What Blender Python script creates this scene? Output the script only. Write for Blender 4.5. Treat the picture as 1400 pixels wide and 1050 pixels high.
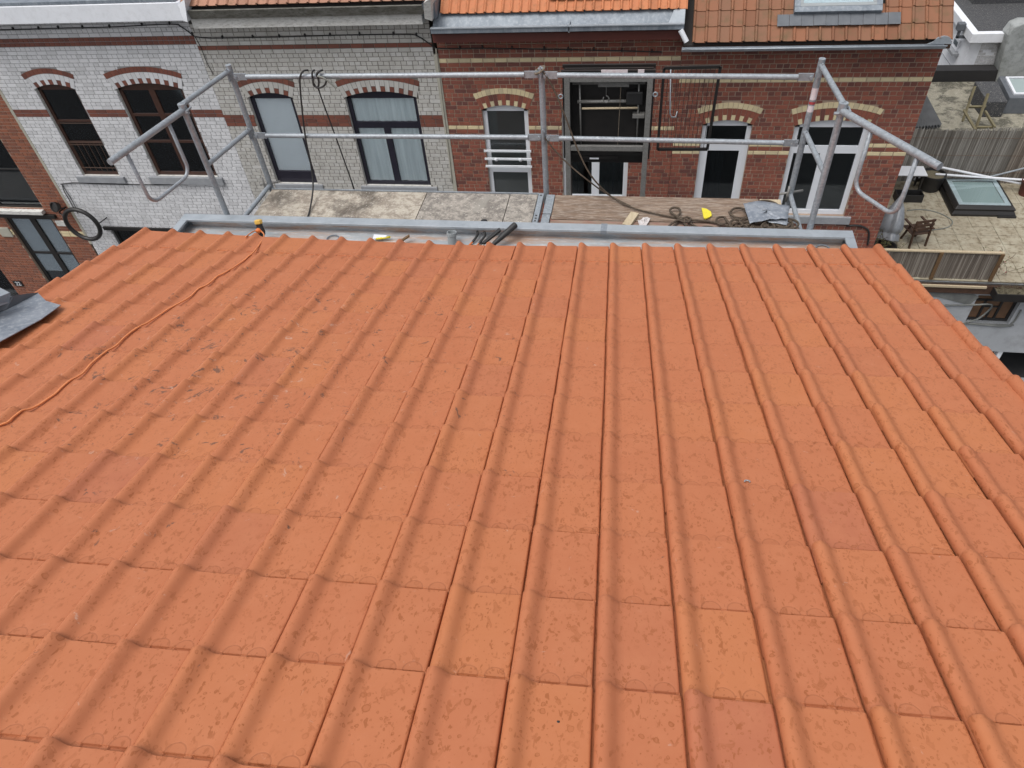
import bpy, math, random
from mathutils import Vector, Matrix
random.seed(7)
R = math.radians
scene = bpy.context.scene
for o in list(bpy.data.objects): bpy.data.objects.remove(o)

# ------------------------------------------------------------------ camera
# World: X along the street, Y across it, Z up.  Everything below is measured from the
# camera height (z = 0); all top-level objects are lifted by HC at the end so the street is Z = 0.
HC = 13.3
FPX = 965.128
TILT, YAW, ROLL, PITCH = 0.798351765, -0.188172593, 0.101757972, 0.304147260
STREET = R(-2.2)
W = 0.235                      # cover width of one roof tile
GAUGE = 1.34178 * W
CT = Vector((-0.00633214, -18.5306762, 13.2533723))    # camera in the roof frame, in tile widths

def T(v):
    c, s = math.cos(STREET), math.sin(STREET)
    return Vector((c*v[0] + s*v[1], -s*v[0] + c*v[1], v[2]))
_right = Vector((math.cos(YAW), -math.sin(YAW), 0)); _fh = Vector((math.sin(YAW), math.cos(YAW), 0)); _up = Vector((0, 0, 1))
_fwd = _fh*math.cos(TILT) - _up*math.sin(TILT); _down = -(_fh*math.sin(TILT) + _up*math.cos(TILT))
CR = T(_right*math.cos(ROLL) + _down*math.sin(ROLL)); CD = T(-_right*math.sin(ROLL) + _down*math.cos(ROLL)); CF = T(_fwd)
cam_d = bpy.data.cameras.new('Camera'); cam = bpy.data.objects.new('Camera', cam_d)
scene.collection.objects.link(cam); scene.camera = cam
cam_d.sensor_width = 36; cam_d.lens = FPX/1400*36; cam_d.clip_start = 0.05; cam_d.clip_end = 600
m = Matrix.Identity(4)
for i in range(3):
    m[i][0] = CR[i]; m[i][1] = -CD[i]; m[i][2] = -CF[i]
m[2][3] = HC
cam.matrix_world = m

# ------------------------------------------------------------------ light
SUN_EL, SUN_AZ = 66, -138       # degrees; azimuth measured from +Y towards +X
w = bpy.data.worlds.new('World'); scene.world = w; w.use_nodes = True
nt = w.node_tree; nt.nodes.clear()
sky = nt.nodes.new('ShaderNodeTexSky'); sky.sky_type = 'NISHITA'; sky.sun_disc = False
sky.sun_elevation = R(SUN_EL); sky.sun_rotation = R(SUN_AZ); sky.dust_density = 4.0; sky.air_density = 1.0; sky.ozone_density = 1.0
hs = nt.nodes.new('ShaderNodeHueSaturation'); hs.inputs['Saturation'].default_value = 0.22
bg = nt.nodes.new('ShaderNodeBackground'); bg.inputs['Strength'].default_value = 0.15
out = nt.nodes.new('ShaderNodeOutputWorld')
nt.links.new(sky.outputs[0], hs.inputs['Color']); nt.links.new(hs.outputs[0], bg.inputs['Color']); nt.links.new(bg.outputs[0], out.inputs[0])
sd = bpy.data.lights.new('Sun', 'SUN'); sd.energy = 1.15; sd.angle = R(34); sd.color = (1, 0.97, 0.92)
sun = bpy.data.objects.new('Sun', sd); scene.collection.objects.link(sun)
_sv = Vector((math.sin(R(SUN_AZ))*math.cos(R(SUN_EL)), math.cos(R(SUN_AZ))*math.cos(R(SUN_EL)), math.sin(R(SUN_EL))))
sun.rotation_euler = _sv.to_track_quat('Z', 'Y').to_euler(); sun.location = (0, 0, 30)
vs = scene.view_settings
vs.view_transform = 'Standard'; vs.look = 'None'; vs.gamma = 1; vs.exposure = 0.28

# ------------------------------------------------------------------ pixel helpers (photo pixels of a 1400 x 1050 picture)
def ray(x, y):
    return (CR*(x-700) + CD*(y-525) + CF*FPX).normalized()
def onY(x, y, d): r = ray(x, y); return r*(d/r.y)
def onZ(x, y, z): r = ray(x, y); return r*(z/r.z)
def onX(x, y, v): r = ray(x, y); return r*(v/r.x)
E0 = T(-CT)*W; EU = T(Vector((1, 0, 0))); ES = T(Vector((0, -math.cos(PITCH), math.sin(PITCH)))); EN = T(Vector((0, math.sin(PITCH), math.cos(PITCH))))
def onRoof(x, y, n=0.0):
    r = ray(x, y); t = (E0 + EN*n).dot(EN)/r.dot(EN); p = r*t - E0
    return p.dot(EU), p.dot(ES)          # u, s in metres

# ------------------------------------------------------------------ materials
MATS = {}
def N(nt, t, **kw):
    n = nt.nodes.new(t)
    for k, v in kw.items():
        if k.startswith('i_'):
            key = k[2:]; key = int(key) if key.isdigit() else key.replace('_', ' ')
            n.inputs[key].default_value = v
        else: setattr(n, k, v)
    return n
def new_mat(name):
    m = bpy.data.materials.new(name); m.use_nodes = True
    nt = m.node_tree; b = nt.nodes['Principled BSDF']; MATS[name] = m
    return m, nt, b
def mixc(nt, fac, a, b, blend='MIX'):
    n = nt.nodes.new('ShaderNodeMix'); n.data_type = 'RGBA'; n.blend_type = blend
    for s, v in ((0, fac), (6, a), (7, b)):
        if hasattr(v, 'links'): nt.links.new(v, n.inputs[s])
        else: n.inputs[s].default_value = v if s == 0 else (*v, 1) if len(v) == 3 else v
    return n.outputs[2]
def ramp(nt, src, pts):
    n = nt.nodes.new('ShaderNodeValToRGB'); e = n.color_ramp.elements
    while len(e) < len(pts): e.new(0.5)
    for el, (p, c) in zip(e, pts):
        el.position = p; el.color = (c, c, c, 1) if not hasattr(c, '__len__') else (*c, 1)
    nt.links.new(src, n.inputs[0]); return n.outputs[0]
def math_(nt, op, a, b=None, clamp=False):
    n = nt.nodes.new('ShaderNodeMath'); n.operation = op; n.use_clamp = clamp
    for i, v in enumerate((a, b)):
        if v is None: continue
        if hasattr(v, 'links'): nt.links.new(v, n.inputs[i])
        else: n.inputs[i].default_value = v
    return n.outputs[0]
def noise(nt, vec, scale, detail=4, rough=0.6, dist=0):
    n = N(nt, 'ShaderNodeTexNoise'); n.inputs['Scale'].default_value = scale; n.inputs['Detail'].default_value = detail
    n.inputs['Roughness'].default_value = rough; n.inputs['Distortion'].default_value = dist
    if vec is not None: nt.links.new(vec, n.inputs['Vector'])
    return n.outputs['Fac']
def bump(nt, b, h, strength=0.3, dist=0.005):
    n = N(nt, 'ShaderNodeBump'); n.inputs['Strength'].default_value = strength; n.inputs['Distance'].default_value = dist
    nt.links.new(h, n.inputs['Height']); nt.links.new(n.outputs[0], b.inputs['Normal'])
def geo_pos(nt): return N(nt, 'ShaderNodeNewGeometry').outputs['Position']
def stretch(nt, vec, sc):
    n = N(nt, 'ShaderNodeMapping'); n.inputs['Scale'].default_value = sc; nt.links.new(vec, n.inputs['Vector']); return n.outputs[0]

def mat_plain(name, col, col2=None, rough=0.6, metal=0.0, scale=6, dirt=None, dirt_amt=0.4, bmp=0.0, sc=(1, 1, 1), spec=0.5):
    m, nt, b = new_mat(name)
    p = stretch(nt, geo_pos(nt), sc)
    n1 = noise(nt, p, scale, 5)
    c = mixc(nt, ramp(nt, n1, [(0.3, 0), (0.7, 1)]), col, col2 or tuple(x*0.8 for x in col))
    if dirt:
        n2 = noise(nt, p, scale*2.7, 6, 0.7)
        c = mixc(nt, math_(nt, 'MULTIPLY', ramp(nt, n2, [(0.48, 0), (0.68, 1)]), dirt_amt), c, dirt)
    nt.links.new(c, b.inputs['Base Color']); b.inputs['Roughness'].default_value = rough; b.inputs['Metallic'].default_value = metal
    b.inputs['Specular IOR Level'].default_value = spec
    if bmp: bump(nt, b, noise(nt, p, scale*5, 5), bmp, 0.004)
    return m

def mat_brick(name, ca, cb, cc, mode, rough=0.6, dirt=(0.12, 0.11, 0.10), dirt_amt=0.5, streak=0.5):
    m, nt, b = new_mat(name)
    if mode == 'attr':
        a = N(nt, 'ShaderNodeAttribute', attribute_name='tone'); rnd = a.outputs['Fac']
    else:
        rnd = N(nt, 'ShaderNodeObjectInfo').outputs['Random']
    p = geo_pos(nt)
    c = ramp(nt, rnd, [(0.0, ca), (0.55, cb), (0.92, cc)])
    n1 = noise(nt, p, 2.0, 6, 0.65)
    c = mixc(nt, math_(nt, 'MULTIPLY', ramp(nt, n1, [(0.5, 0), (0.75, 1)]), dirt_amt), c, dirt)
    n3 = noise(nt, stretch(nt, p, (5, 5, 0.5)), 1.5, 5, 0.7)
    c = mixc(nt, math_(nt, 'MULTIPLY', ramp(nt, n3, [(0.52, 0), (0.78, 1)]), streak), c, dirt)
    n2 = noise(nt, p, 60, 3)
    c = mixc(nt, 0.35, c, mixc(nt, n2, tuple(x*0.6 for x in cb), tuple(min(1, x*1.3) for x in cb)))
    nt.links.new(c, b.inputs['Base Color']); b.inputs['Roughness'].default_value = rough
    bump(nt, b, n2, 0.25, 0.004)
    return m

def mat_glass(name, tint=(0.9, 0.95, 0.95), refl=1.5):
    m, nt, b = new_mat(name); nt.nodes.remove(b)
    o = nt.nodes['Material Output']
    tr = N(nt, 'ShaderNodeBsdfTransparent'); tr.inputs[0].default_value = (*tint, 1)
    gl = N(nt, 'ShaderNodeBsdfGlossy'); gl.inputs['Roughness'].default_value = 0.03; gl.inputs[0].default_value = (0.9, 0.95, 1, 1)
    fr = N(nt, 'ShaderNodeFresnel'); fr.inputs[0].default_value = 1.55
    mx = N(nt, 'ShaderNodeMixShader')
    nt.links.new(math_(nt, 'MULTIPLY', fr.outputs[0], refl, True), mx.inputs[0]); nt.links.new(tr.outputs[0], mx.inputs[1]); nt.links.new(gl.outputs[0], mx.inputs[2])
    nt.links.new(mx.outputs[0], o.inputs[0])
    return m

def mat_tile():
    m, nt, b = new_mat('terracotta_new')
    tc = N(nt, 'ShaderNodeTexCoord').outputs['Object']; oi = N(nt, 'ShaderNodeObjectInfo')
    rnd = oi.outputs['Random']
    off = N(nt, 'ShaderNodeCombineXYZ'); 
    nt.links.new(math_(nt, 'MULTIPLY', rnd, 37.0), off.inputs[0]); nt.links.new(math_(nt, 'MULTIPLY', rnd, 91.0), off.inputs[1]); nt.links.new(math_(nt, 'MULTIPLY', rnd, 13.0), off.inputs[2])
    va = N(nt, 'ShaderNodeVectorMath', operation='ADD'); nt.links.new(tc, va.inputs[0]); nt.links.new(off.outputs[0], va.inputs[1])
    p = va.outputs[0]
    c = ramp(nt, rnd, [(0.0, (0.428, 0.146, 0.067)), (0.5, (0.444, 0.154, 0.071)), (0.85, (0.456, 0.163, 0.069)), (1.0, (0.405, 0.137, 0.071))])
    n0 = noise(nt, p, 9, 5, 0.6)
    c = mixc(nt, math_(nt, 'MULTIPLY', ramp(nt, n0, [(0.45, 0), (0.75, 1)]), 0.35), c, (0.50, 0.192, 0.095))
    # dried and standing rain drops: rings with a darker rim
    dn = N(nt, 'ShaderNodeTexNoise'); dn.inputs['Scale'].default_value = 60; nt.links.new(p, dn.inputs['Vector'])
    dv = N(nt, 'ShaderNodeVectorMath', operation='SCALE'); nt.links.new(dn.outputs['Color'], dv.inputs[0]); dv.inputs['Scale'].default_value = 0.012
    pd = N(nt, 'ShaderNodeVectorMath', operation='ADD'); nt.links.new(p, pd.inputs[0]); nt.links.new(dv.outputs[0], pd.inputs[1])
    area = ramp(nt, noise(nt, p, 7, 3), [(0.34, 0.15), (0.54, 1)])
    tot = None; hgt = None
    for sc, keep, amt in ((42, 0.50, 0.95), (76, 0.42, 0.95), (24, 0.76, 0.85)):
        v = N(nt, 'ShaderNodeTexVoronoi'); v.inputs['Scale'].default_value = sc; nt.links.new(pd.outputs[0], v.inputs['Vector'])
        sp = N(nt, 'ShaderNodeSeparateColor'); nt.links.new(v.outputs['Color'], sp.inputs[0])
        rad = math_(nt, 'ADD', math_(nt, 'MULTIPLY', sp.outputs[0], 0.24), 0.09)
        q = math_(nt, 'DIVIDE', v.outputs['Distance'], rad)
        inside = ramp(nt, q, [(0.0, 0.25), (0.66, 0.30), (0.90, 1.0), (1.0, 0.0)])
        msk = math_(nt, 'MULTIPLY', math_(nt, 'GREATER_THAN', sp.outputs[1], keep), amt)
        k = math_(nt, 'MULTIPLY', math_(nt, 'MULTIPLY', inside, msk), area)
        tot = k if tot is None else math_(nt, 'MAXIMUM', tot, k)
    # longer run marks
    v2 = noise(nt, stretch(nt, p, (1, 0.5, 1)), 72, 2, 0.5, 0.4)
    runs = math_(nt, 'MULTIPLY', ramp(nt, v2, [(0.63, 0), (0.655, 1)]), 0.62)
    blot = math_(nt, 'MULTIPLY', ramp(nt, noise(nt, stretch(nt, p, (1, 0.7, 1)), 30, 3, 0.55, 0.9), [(0.625, 0), (0.645, 0.85), (0.70, 0.45)]), 0.62)
    runs = math_(nt, 'MAXIMUM', runs, blot)
    tot = math_(nt, 'MAXIMUM', tot, math_(nt, 'MULTIPLY', runs, area))
    c = mixc(nt, tot, c, (0.265, 0.078, 0.024))
    # pale plaster dust and fine specks
    n3 = noise(nt, p, 26, 6, 0.75, 0.6); n4 = noise(nt, p, 260, 2)
    dust = math_(nt, 'MULTIPLY', ramp(nt, n3, [(0.62, 0), (0.80, 1)]), ramp(nt, n4, [(0.45, 0), (0.65, 1)]))
    c = mixc(nt, math_(nt, 'MULTIPLY', dust, 0.5), c, (0.70, 0.42, 0.30))
    # trodden area: chipped, scuffed glaze (left of the middle)
    ctr = Vector(E0) + EU*(-8.5*W) + ES*(5.6*GAUGE) + Vector((0, 0, HC))
    dd = N(nt, 'ShaderNodeVectorMath', operation='DISTANCE'); nt.links.new(geo_pos(nt), dd.inputs[0]); dd.inputs[1].default_value = ctr
    reg = ramp(nt, math_(nt, 'DIVIDE', dd.outputs['Value'], 2.3), [(0.25, 1), (1.0, 0)])
    n5 = noise(nt, p, 11, 7, 0.72, 1.2)
    n5b = math_(nt, 'ADD', n5, math_(nt, 'MULTIPLY', reg, 0.085))
    sc1 = ramp(nt, n5b, [(0.685, 0), (0.70, 1)])
    c = mixc(nt, math_(nt, 'MULTIPLY', sc1, 0.75), c, (0.10, 0.062, 0.048))
    n6 = noise(nt, p, 17, 6, 0.7, 0.8)
    sc2 = math_(nt, 'MULTIPLY', ramp(nt, math_(nt, 'ADD', n6, math_(nt, 'MULTIPLY', reg, 0.05)), [(0.67, 0), (0.74, 1)]), 0.55)
    c = mixc(nt, sc2, c, (0.50, 0.36, 0.29))
    # half-moon marks pressed into the upper end, just below the next course
    sx = N(nt, 'ShaderNodeSeparateXYZ'); nt.links.new(tc, sx.inputs[0])
    moon = None
    for cx in (0.111, 0.188):
        ex = math_(nt, 'SUBTRACT', sx.outputs[0], cx); ey = math_(nt, 'ADD', sx.outputs[1], GAUGE-0.0185)
        d = math_(nt, 'SQRT', math_(nt, 'ADD', math_(nt, 'POWER', ex, 2), math_(nt, 'POWER', ey, 2)))
        k = ramp(nt, math_(nt, 'DIVIDE', d, 0.05), [(0.0, 0.12), (0.50, 0.16), (0.575, 1.0), (0.62, 0.0)])
        k = math_(nt, 'MULTIPLY', k, math_(nt, 'GREATER_THAN', ey, -0.003))
        moon = k if moon is None else math_(nt, 'MAXIMUM', moon, k)
    c = mixc(nt, math_(nt, 'MULTIPLY', moon, 0.45), c, (0.22, 0.07, 0.03))
    nt.links.new(c, b.inputs['Base Color'])
    nt.links.new(math_(nt, 'SUBTRACT', 0.60, math_(nt, 'MULTIPLY', tot, 0.30)), b.inputs['Roughness'])
    b.inputs['Specular IOR Level'].default_value = 0.26
    h = math_(nt, 'SUBTRACT', math_(nt, 'MULTIPLY', n4, 0.25), moon)
    bump(nt, b, h, 0.35, 0.0015)
    return m
M_TILE = mat_tile()

def mat_oldtile(name, ca, cb, moss):
    m, nt, b = new_mat(name)
    rnd = N(nt, 'ShaderNodeObjectInfo').outputs['Random']; p = geo_pos(nt)
    c = ramp(nt, rnd, [(0, ca), (0.8, cb), (1, tuple(x*0.75 for x in ca))])
    c = mixc(nt, math_(nt, 'MULTIPLY', ramp(nt, noise(nt, p, 3.5, 6, 0.7), [(0.5, 0), (0.75, 1)]), moss), c, (0.10, 0.075, 0.03))
    c = mixc(nt, math_(nt, 'MULTIPLY', ramp(nt, noise(nt, p, 14, 5, 0.7), [(0.5, 0), (0.8, 1)]), 0.5), c, (0.20, 0.10, 0.05))
    nt.links.new(c, b.inputs['Base Color']); b.inputs['Roughness'].default_value = 0.75
    return m
mat_oldtile('clay_old', (0.255, 0.102, 0.050), (0.20, 0.096, 0.054), 0.9)
mat_oldtile('clay_orange', (0.50, 0.185, 0.080), (0.46, 0.165, 0.072), 0.3)
mat_oldtile('clay_faded', (0.40, 0.20, 0.13), (0.34, 0.17, 0.11), 0.5)

def mat_galv(name, base=(0.30, 0.33, 0.36), splash=0.5):
    m, nt, b = new_mat(name); p = geo_pos(nt)
    v = N(nt, 'ShaderNodeTexVoronoi'); v.inputs['Scale'].default_value = 70; nt.links.new(p, v.inputs['Vector'])
    sp = N(nt, 'ShaderNodeSeparateColor'); nt.links.new(v.outputs['Color'], sp.inputs[0])
    c = mixc(nt, sp.outputs[0], tuple(x*0.82 for x in base), tuple(x*1.12 for x in base))
    c = mixc(nt, math_(nt, 'MULTIPLY', ramp(nt, noise(nt, p, 9, 6, 0.7), [(0.5, 0), (0.75, 1)]), 0.5), c, tuple(x*0.55 for x in base))
    c = mixc(nt, math_(nt, 'MULTIPLY', ramp(nt, noise(nt, p, 40, 4, 0.7), [(0.66, 0), (0.69, 1)]), splash), c, (0.75, 0.74, 0.72))
    nt.links.new(c, b.inputs['Base Color']); b.inputs['Metallic'].default_value = 0.25; b.inputs['Roughness'].default_value = 0.42
    return m
mat_galv('galvanised'); mat_galv('galvanised_splashed', splash=0.95); mat_galv('grey_steel', (0.22, 0.215, 0.205), 0.2)

def mat_zinc():
    m, nt, b = new_mat('zinc'); p = geo_pos(nt)
    c = mixc(nt, ramp(nt, noise(nt, p, 5, 6, 0.65), [(0.3, 0), (0.7, 1)]), (0.34, 0.37, 0.40), (0.47, 0.50, 0.52))
    st = noise(nt, stretch(nt, p, (1.2, 9, 9)), 1.4, 7, 0.7)
    c = mixc(nt, math_(nt, 'MULTIPLY', ramp(nt, st, [(0.44, 0), (0.62, 1)]), 0.9), c, (0.50, 0.33, 0.24))
    c = mixc(nt, math_(nt, 'MULTIPLY', ramp(nt, noise(nt, stretch(nt, p, (1, 5, 5)), 6, 6, 0.7), [(0.52, 0), (0.64, 1)]), 0.6), c, (0.66, 0.66, 0.66))
    nt.links.new(c, b.inputs['Base Color']); b.inputs['Metallic'].default_value = 0.25; b.inputs['Roughness'].default_value = 0.5
mat_zinc()
mat_plain('zinc_plain', (0.42, 0.455, 0.49), (0.33, 0.365, 0.40), rough=0.45, metal=0.35, scale=5, dirt=(0.28, 0.31, 0.34), dirt_amt=0.5)
mat_plain('zinc_dark', (0.14, 0.165, 0.195), (0.23, 0.26, 0.295), rough=0.5, metal=0.2, scale=2.2, dirt=(0.42, 0.45, 0.48), dirt_amt=0.4, sc=(3, 3, 0.6))
mat_plain('lead', (0.17, 0.195, 0.235), (0.27, 0.295, 0.335), rough=0.5, metal=0.2, scale=9, dirt=(0.44, 0.46, 0.49), dirt_amt=0.7, bmp=0.6)
mat_plain('lead_dark', (0.09, 0.10, 0.115), (0.13, 0.14, 0.155), rough=0.6, scale=6, bmp=0.3)
mat_plain('white_paint', (0.80, 0.82, 0.86), (0.74, 0.76, 0.80), rough=0.5, scale=3, dirt=(0.40, 0.40, 0.40), dirt_amt=0.2)
mat_plain('white_old', (0.68, 0.67, 0.64), (0.56, 0.55, 0.52), rough=0.7, scale=4, dirt=(0.16, 0.15, 0.12), dirt_amt=0.5, sc=(1, 1, 3))
mat_plain('moss_gutter', (0.16, 0.155, 0.14), (0.075, 0.07, 0.055), rough=0.85, scale=5, dirt=(0.03, 0.028, 0.018), dirt_amt=0.8, sc=(1, 3, 3))
mat_plain('white_upvc', (0.74, 0.76, 0.80), (0.70, 0.72, 0.76), rough=0.35, scale=2)
mat_plain('brown_wood', (0.065, 0.026, 0.016), (0.042, 0.019, 0.013), rough=0.45, scale=6)
mat_plain('navy_frame', (0.012, 0.011, 0.020), (0.018, 0.016, 0.028), rough=0.4, scale=3)
mat_plain('black_frame', (0.012, 0.011, 0.011), (0.02, 0.018, 0.017), rough=0.45, scale=3)
mat_plain('black_rubber', (0.014, 0.014, 0.015), (0.022, 0.021, 0.021), rough=0.55, scale=9)
mat_plain('burgundy_board', (0.115, 0.030, 0.022), (0.085, 0.024, 0.018), rough=0.6, scale=3)
mat_plain('stone_sill', (0.30, 0.31, 0.33), (0.24, 0.25, 0.265), rough=0.7, scale=5, dirt=(0.45, 0.45, 0.45), dirt_amt=0.3)
mat_plain('mortar_grey', (0.30, 0.30, 0.30), (0.22, 0.22, 0.22), rough=0.9, scale=3)
mat_plain('mortar_tan', (0.43, 0.335, 0.26), (0.27, 0.185, 0.135), rough=0.9, scale=2.2)
mat_plain('mortar_dirty', (0.22, 0.20, 0.175), (0.14, 0.13, 0.115), rough=0.9, scale=2.5)
mat_plain('render_cream', (0.44, 0.42, 0.35), (0.36, 0.345, 0.29), rough=0.85, scale=5)
mat_plain('interior', (0.20, 0.18, 0.16), (0.16, 0.15, 0.14), rough=0.9, scale=1)
mat_plain('blind_blue', (0.84, 0.92, 0.95), (0.80, 0.88, 0.92), rough=0.7, scale=1)
mat_plain('curtain_net', (0.80, 0.91, 0.93), (0.62, 0.72, 0.745), rough=0.9, scale=3, sc=(6, 6, 0.3))
mat_plain('curtain_grey', (0.10, 0.11, 0.115), (0.045, 0.05, 0.055), rough=0.9, scale=3, sc=(6, 6, 0.3))
mat_plain('screen_dark', (0.10, 0.11, 0.108), (0.085, 0.095, 0.092), rough=0.8, scale=2)
mat_plain('asphalt', (0.052, 0.052, 0.054), (0.040, 0.040, 0.042), rough=0.9, scale=3, bmp=0.3)
mat_plain('concrete_pave', (0.26, 0.255, 0.245), (0.20, 0.195, 0.19), rough=0.9, scale=3, bmp=0.2)
mat_plain('kerb_stone', (0.30, 0.30, 0.30), rough=0.85, scale=5)
mat_plain('membrane', (0.035, 0.03, 0.028), rough=0.9)
mat_plain('board_old', (0.24, 0.165, 0.115), (0.12, 0.08, 0.057), rough=0.8, scale=4.5, dirt=(0.42, 0.36, 0.30), dirt_amt=0.85, sc=(1, 9, 9), bmp=0.35)
mat_plain('board_red', (0.17, 0.10, 0.07), (0.30, 0.235, 0.18), rough=0.8, scale=3.4, dirt=(0.26, 0.09, 0.075), dirt_amt=0.75, sc=(1, 7, 7), bmp=0.35)
def mat_deck(name, ca, cb, cc, th):
    m, nt, b = new_mat(name); p = geo_pos(nt)
    c = mixc(nt, ramp(nt, noise(nt, p, 13, 8, 0.78), [(0.44, 0), (0.56, 1)]), ca, cb)
    c = mixc(nt, math_(nt, 'MULTIPLY', ramp(nt, noise(nt, p, 2.2, 8, 0.68, 0.5), [(th, 0), (th+0.10, 1)]), 0.85), c, cc)
    c = mixc(nt, math_(nt, 'MULTIPLY', ramp(nt, noise(nt, p, 45, 5, 0.7), [(0.60, 0), (0.66, 1)]), 0.75), c, (0.66, 0.62, 0.56))
    c = mixc(nt, math_(nt, 'MULTIPLY', ramp(nt, noise(nt, p, 30, 5, 0.75), [(0.63, 0), (0.68, 1)]), 0.6), c, (0.10, 0.09, 0.08))
    nt.links.new(c, b.inputs['Base Color']); b.inputs['Roughness'].default_value = 0.85
    bump(nt, b, noise(nt, p, 60, 5), 0.4, 0.004)
mat_deck('deck_crusted', (0.43, 0.385, 0.32), (0.25, 0.21, 0.17), (0.085, 0.070, 0.056), 0.48)
mat_deck('deck_speckled', (0.35, 0.315, 0.275), (0.17, 0.152, 0.135), (0.27, 0.25, 0.22), 0.56)
mat_deck('mouldy_concrete', (0.24, 0.22, 0.17), (0.30, 0.28, 0.22), (0.055, 0.052, 0.038), 0.47)
mat_deck('felt_roof', (0.045, 0.046, 0.05), (0.065, 0.066, 0.07), (0.10, 0.10, 0.10), 0.60)
mat_plain('orange_cord', (0.74, 0.27, 0.10), (0.66, 0.22, 0.08), rough=0.45, scale=20)
mat_plain('orange_plastic', (0.78, 0.20, 0.045), rough=0.4)
mat_plain('yellow_plastic', (0.72, 0.46, 0.10), (0.62, 0.37, 0.07), rough=0.5, scale=20)
mat_plain('yellow_bright', (0.78, 0.66, 0.04), (0.70, 0.58, 0.03), rough=0.5, scale=30, dirt=(0.3, 0.25, 0.05), dirt_amt=0.4)
mat_plain('grey_pvc', (0.30, 0.325, 0.335), (0.26, 0.28, 0.29), rough=0.45)
mat_plain('rope', (0.085, 0.062, 0.042), (0.045, 0.034, 0.026), rough=0.95, scale=40, dirt=(0.16, 0.12, 0.085), dirt_amt=0.6)
mat_plain('rope_pale', (0.22, 0.18, 0.135), (0.10, 0.08, 0.06), rough=0.95, scale=40)
mat_plain('pale_wood', (0.52, 0.43, 0.30), (0.40, 0.32, 0.21), rough=0.75, scale=6, sc=(8, 2, 8))
mat_plain('green_wood', (0.20, 0.175, 0.10), (0.13, 0.11, 0.065), rough=0.85, scale=6)
mat_plain('rusty', (0.16, 0.08, 0.045), (0.10, 0.055, 0.035), rough=0.8, scale=30)
mat_plain('plastic_film', (0.62, 0.60, 0.60), (0.48, 0.42, 0.40), rough=0.3, scale=30)
mat_plain('sticker', (0.70, 0.66, 0.67), (0.62, 0.50, 0.52), rough=0.5, scale=30)
mat_plain('sticker_red', (0.45, 0.06, 0.07), rough=0.5)
mat_plain('reed', (0.215, 0.195, 0.165), (0.15, 0.13, 0.11), rough=0.9, scale=1.6, dirt=(0.30, 0.28, 0.245), dirt_amt=0.7, sc=(30, 30, 0.8))
mat_plain('reed_brown', (0.20, 0.165, 0.135), (0.13, 0.105, 0.085), rough=0.9, scale=1.6, dirt=(0.30, 0.27, 0.23), dirt_amt=0.7, sc=(30, 30, 0.8))
mat_plain('post_brown', (0.15, 0.085, 0.035), (0.10, 0.055, 0.025), rough=0.8, scale=9)
mat_plain('slab_travertine', (0.40, 0.365, 0.28), (0.29, 0.25, 0.18), rough=0.7, scale=3.0, dirt=(0.145, 0.105, 0.058), dirt_amt=0.9, bmp=0.2)
mat_plain('annex_paint', (0.40, 0.415, 0.44), (0.33, 0.345, 0.365), rough=0.8, scale=1.6, dirt=(0.24, 0.245, 0.25), dirt_amt=0.5)
mat_plain('plinth_dark', (0.022, 0.021, 0.022), rough=0.85)
mat_plain('moulding_grey', (0.10, 0.105, 0.105), (0.20, 0.205, 0.19), rough=0.8, scale=3)
mat_plain('timber_dark', (0.085, 0.042, 0.024), (0.05, 0.026, 0.016), rough=0.7, scale=8)
mat_plain('timber_mid', (0.16, 0.085, 0.045), (0.11, 0.06, 0.033), rough=0.7, scale=8)
mat_plain('parasol_cover', (0.22, 0.235, 0.26), (0.30, 0.32, 0.35), rough=0.35, scale=4, sc=(4, 4, 0.6), spec=0.7)
mat_plain('white_brick_back', (0.60, 0.60, 0.61), (0.50, 0.50, 0.51), rough=0.8, scale=5, dirt=(0.22, 0.20, 0.17), dirt_amt=0.5)
mat_plain('concrete_stain', (0.26, 0.275, 0.27), (0.36, 0.375, 0.375), rough=0.85, scale=2, dirt=(0.12, 0.13, 0.12), dirt_amt=0.6)
mat_plain('corrugated', (0.15, 0.155, 0.165), (0.11, 0.115, 0.12), rough=0.7, scale=4)
mat_plain('soil_twigs', (0.10, 0.085, 0.055), (0.17, 0.15, 0.10), rough=0.9, scale=30)
mat_plain('moss_plant', (0.10, 0.12, 0.045), (0.14, 0.13, 0.06), rough=0.9, scale=20)
mat_plain('flower_pink', (0.45, 0.12, 0.13), rough=0.8)
mat_plain('hose_grey', (0.20, 0.21, 0.19), rough=0.6)
mat_plain('gloss_skylight', (0.30, 0.36, 0.36), (0.34, 0.40, 0.40), rough=0.25, scale=1)
mat_plain('sky_frame_white', (0.52, 0.57, 0.60), rough=0.3)
mat_plain('roofwin_blind', (0.62, 0.62, 0.66), (0.56, 0.57, 0.61), rough=0.5, scale=1)
mat_glass('glass'); mat_glass('glass_clear', (1, 1, 1), 0.8); mat_glass('glass_dark', (0.62, 0.66, 0.66))
GW = dict(dirt=(0.23, 0.215, 0.19))
def mat_reed(name, ca, cb, cc):
    m, nt, b = new_mat(name)
    c = ramp(nt, N(nt, 'ShaderNodeAttribute', attribute_name='tone').outputs['Fac'], [(0, ca), (0.6, cb), (1, cc)])
    c = mixc(nt, 0.4, c, mixc(nt, noise(nt, geo_pos(nt), 3, 5, 0.7), ca, cb))
    nt.links.new(c, b.inputs['Base Color']); b.inputs['Roughness'].default_value = 0.9
mat_reed('reed_grey_v', (0.11, 0.10, 0.088), (0.27, 0.255, 0.23), (0.42, 0.405, 0.375)); mat_reed('reed_brown_v', (0.085, 0.068, 0.055), (0.24, 0.205, 0.17), (0.44, 0.40, 0.345))
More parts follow.
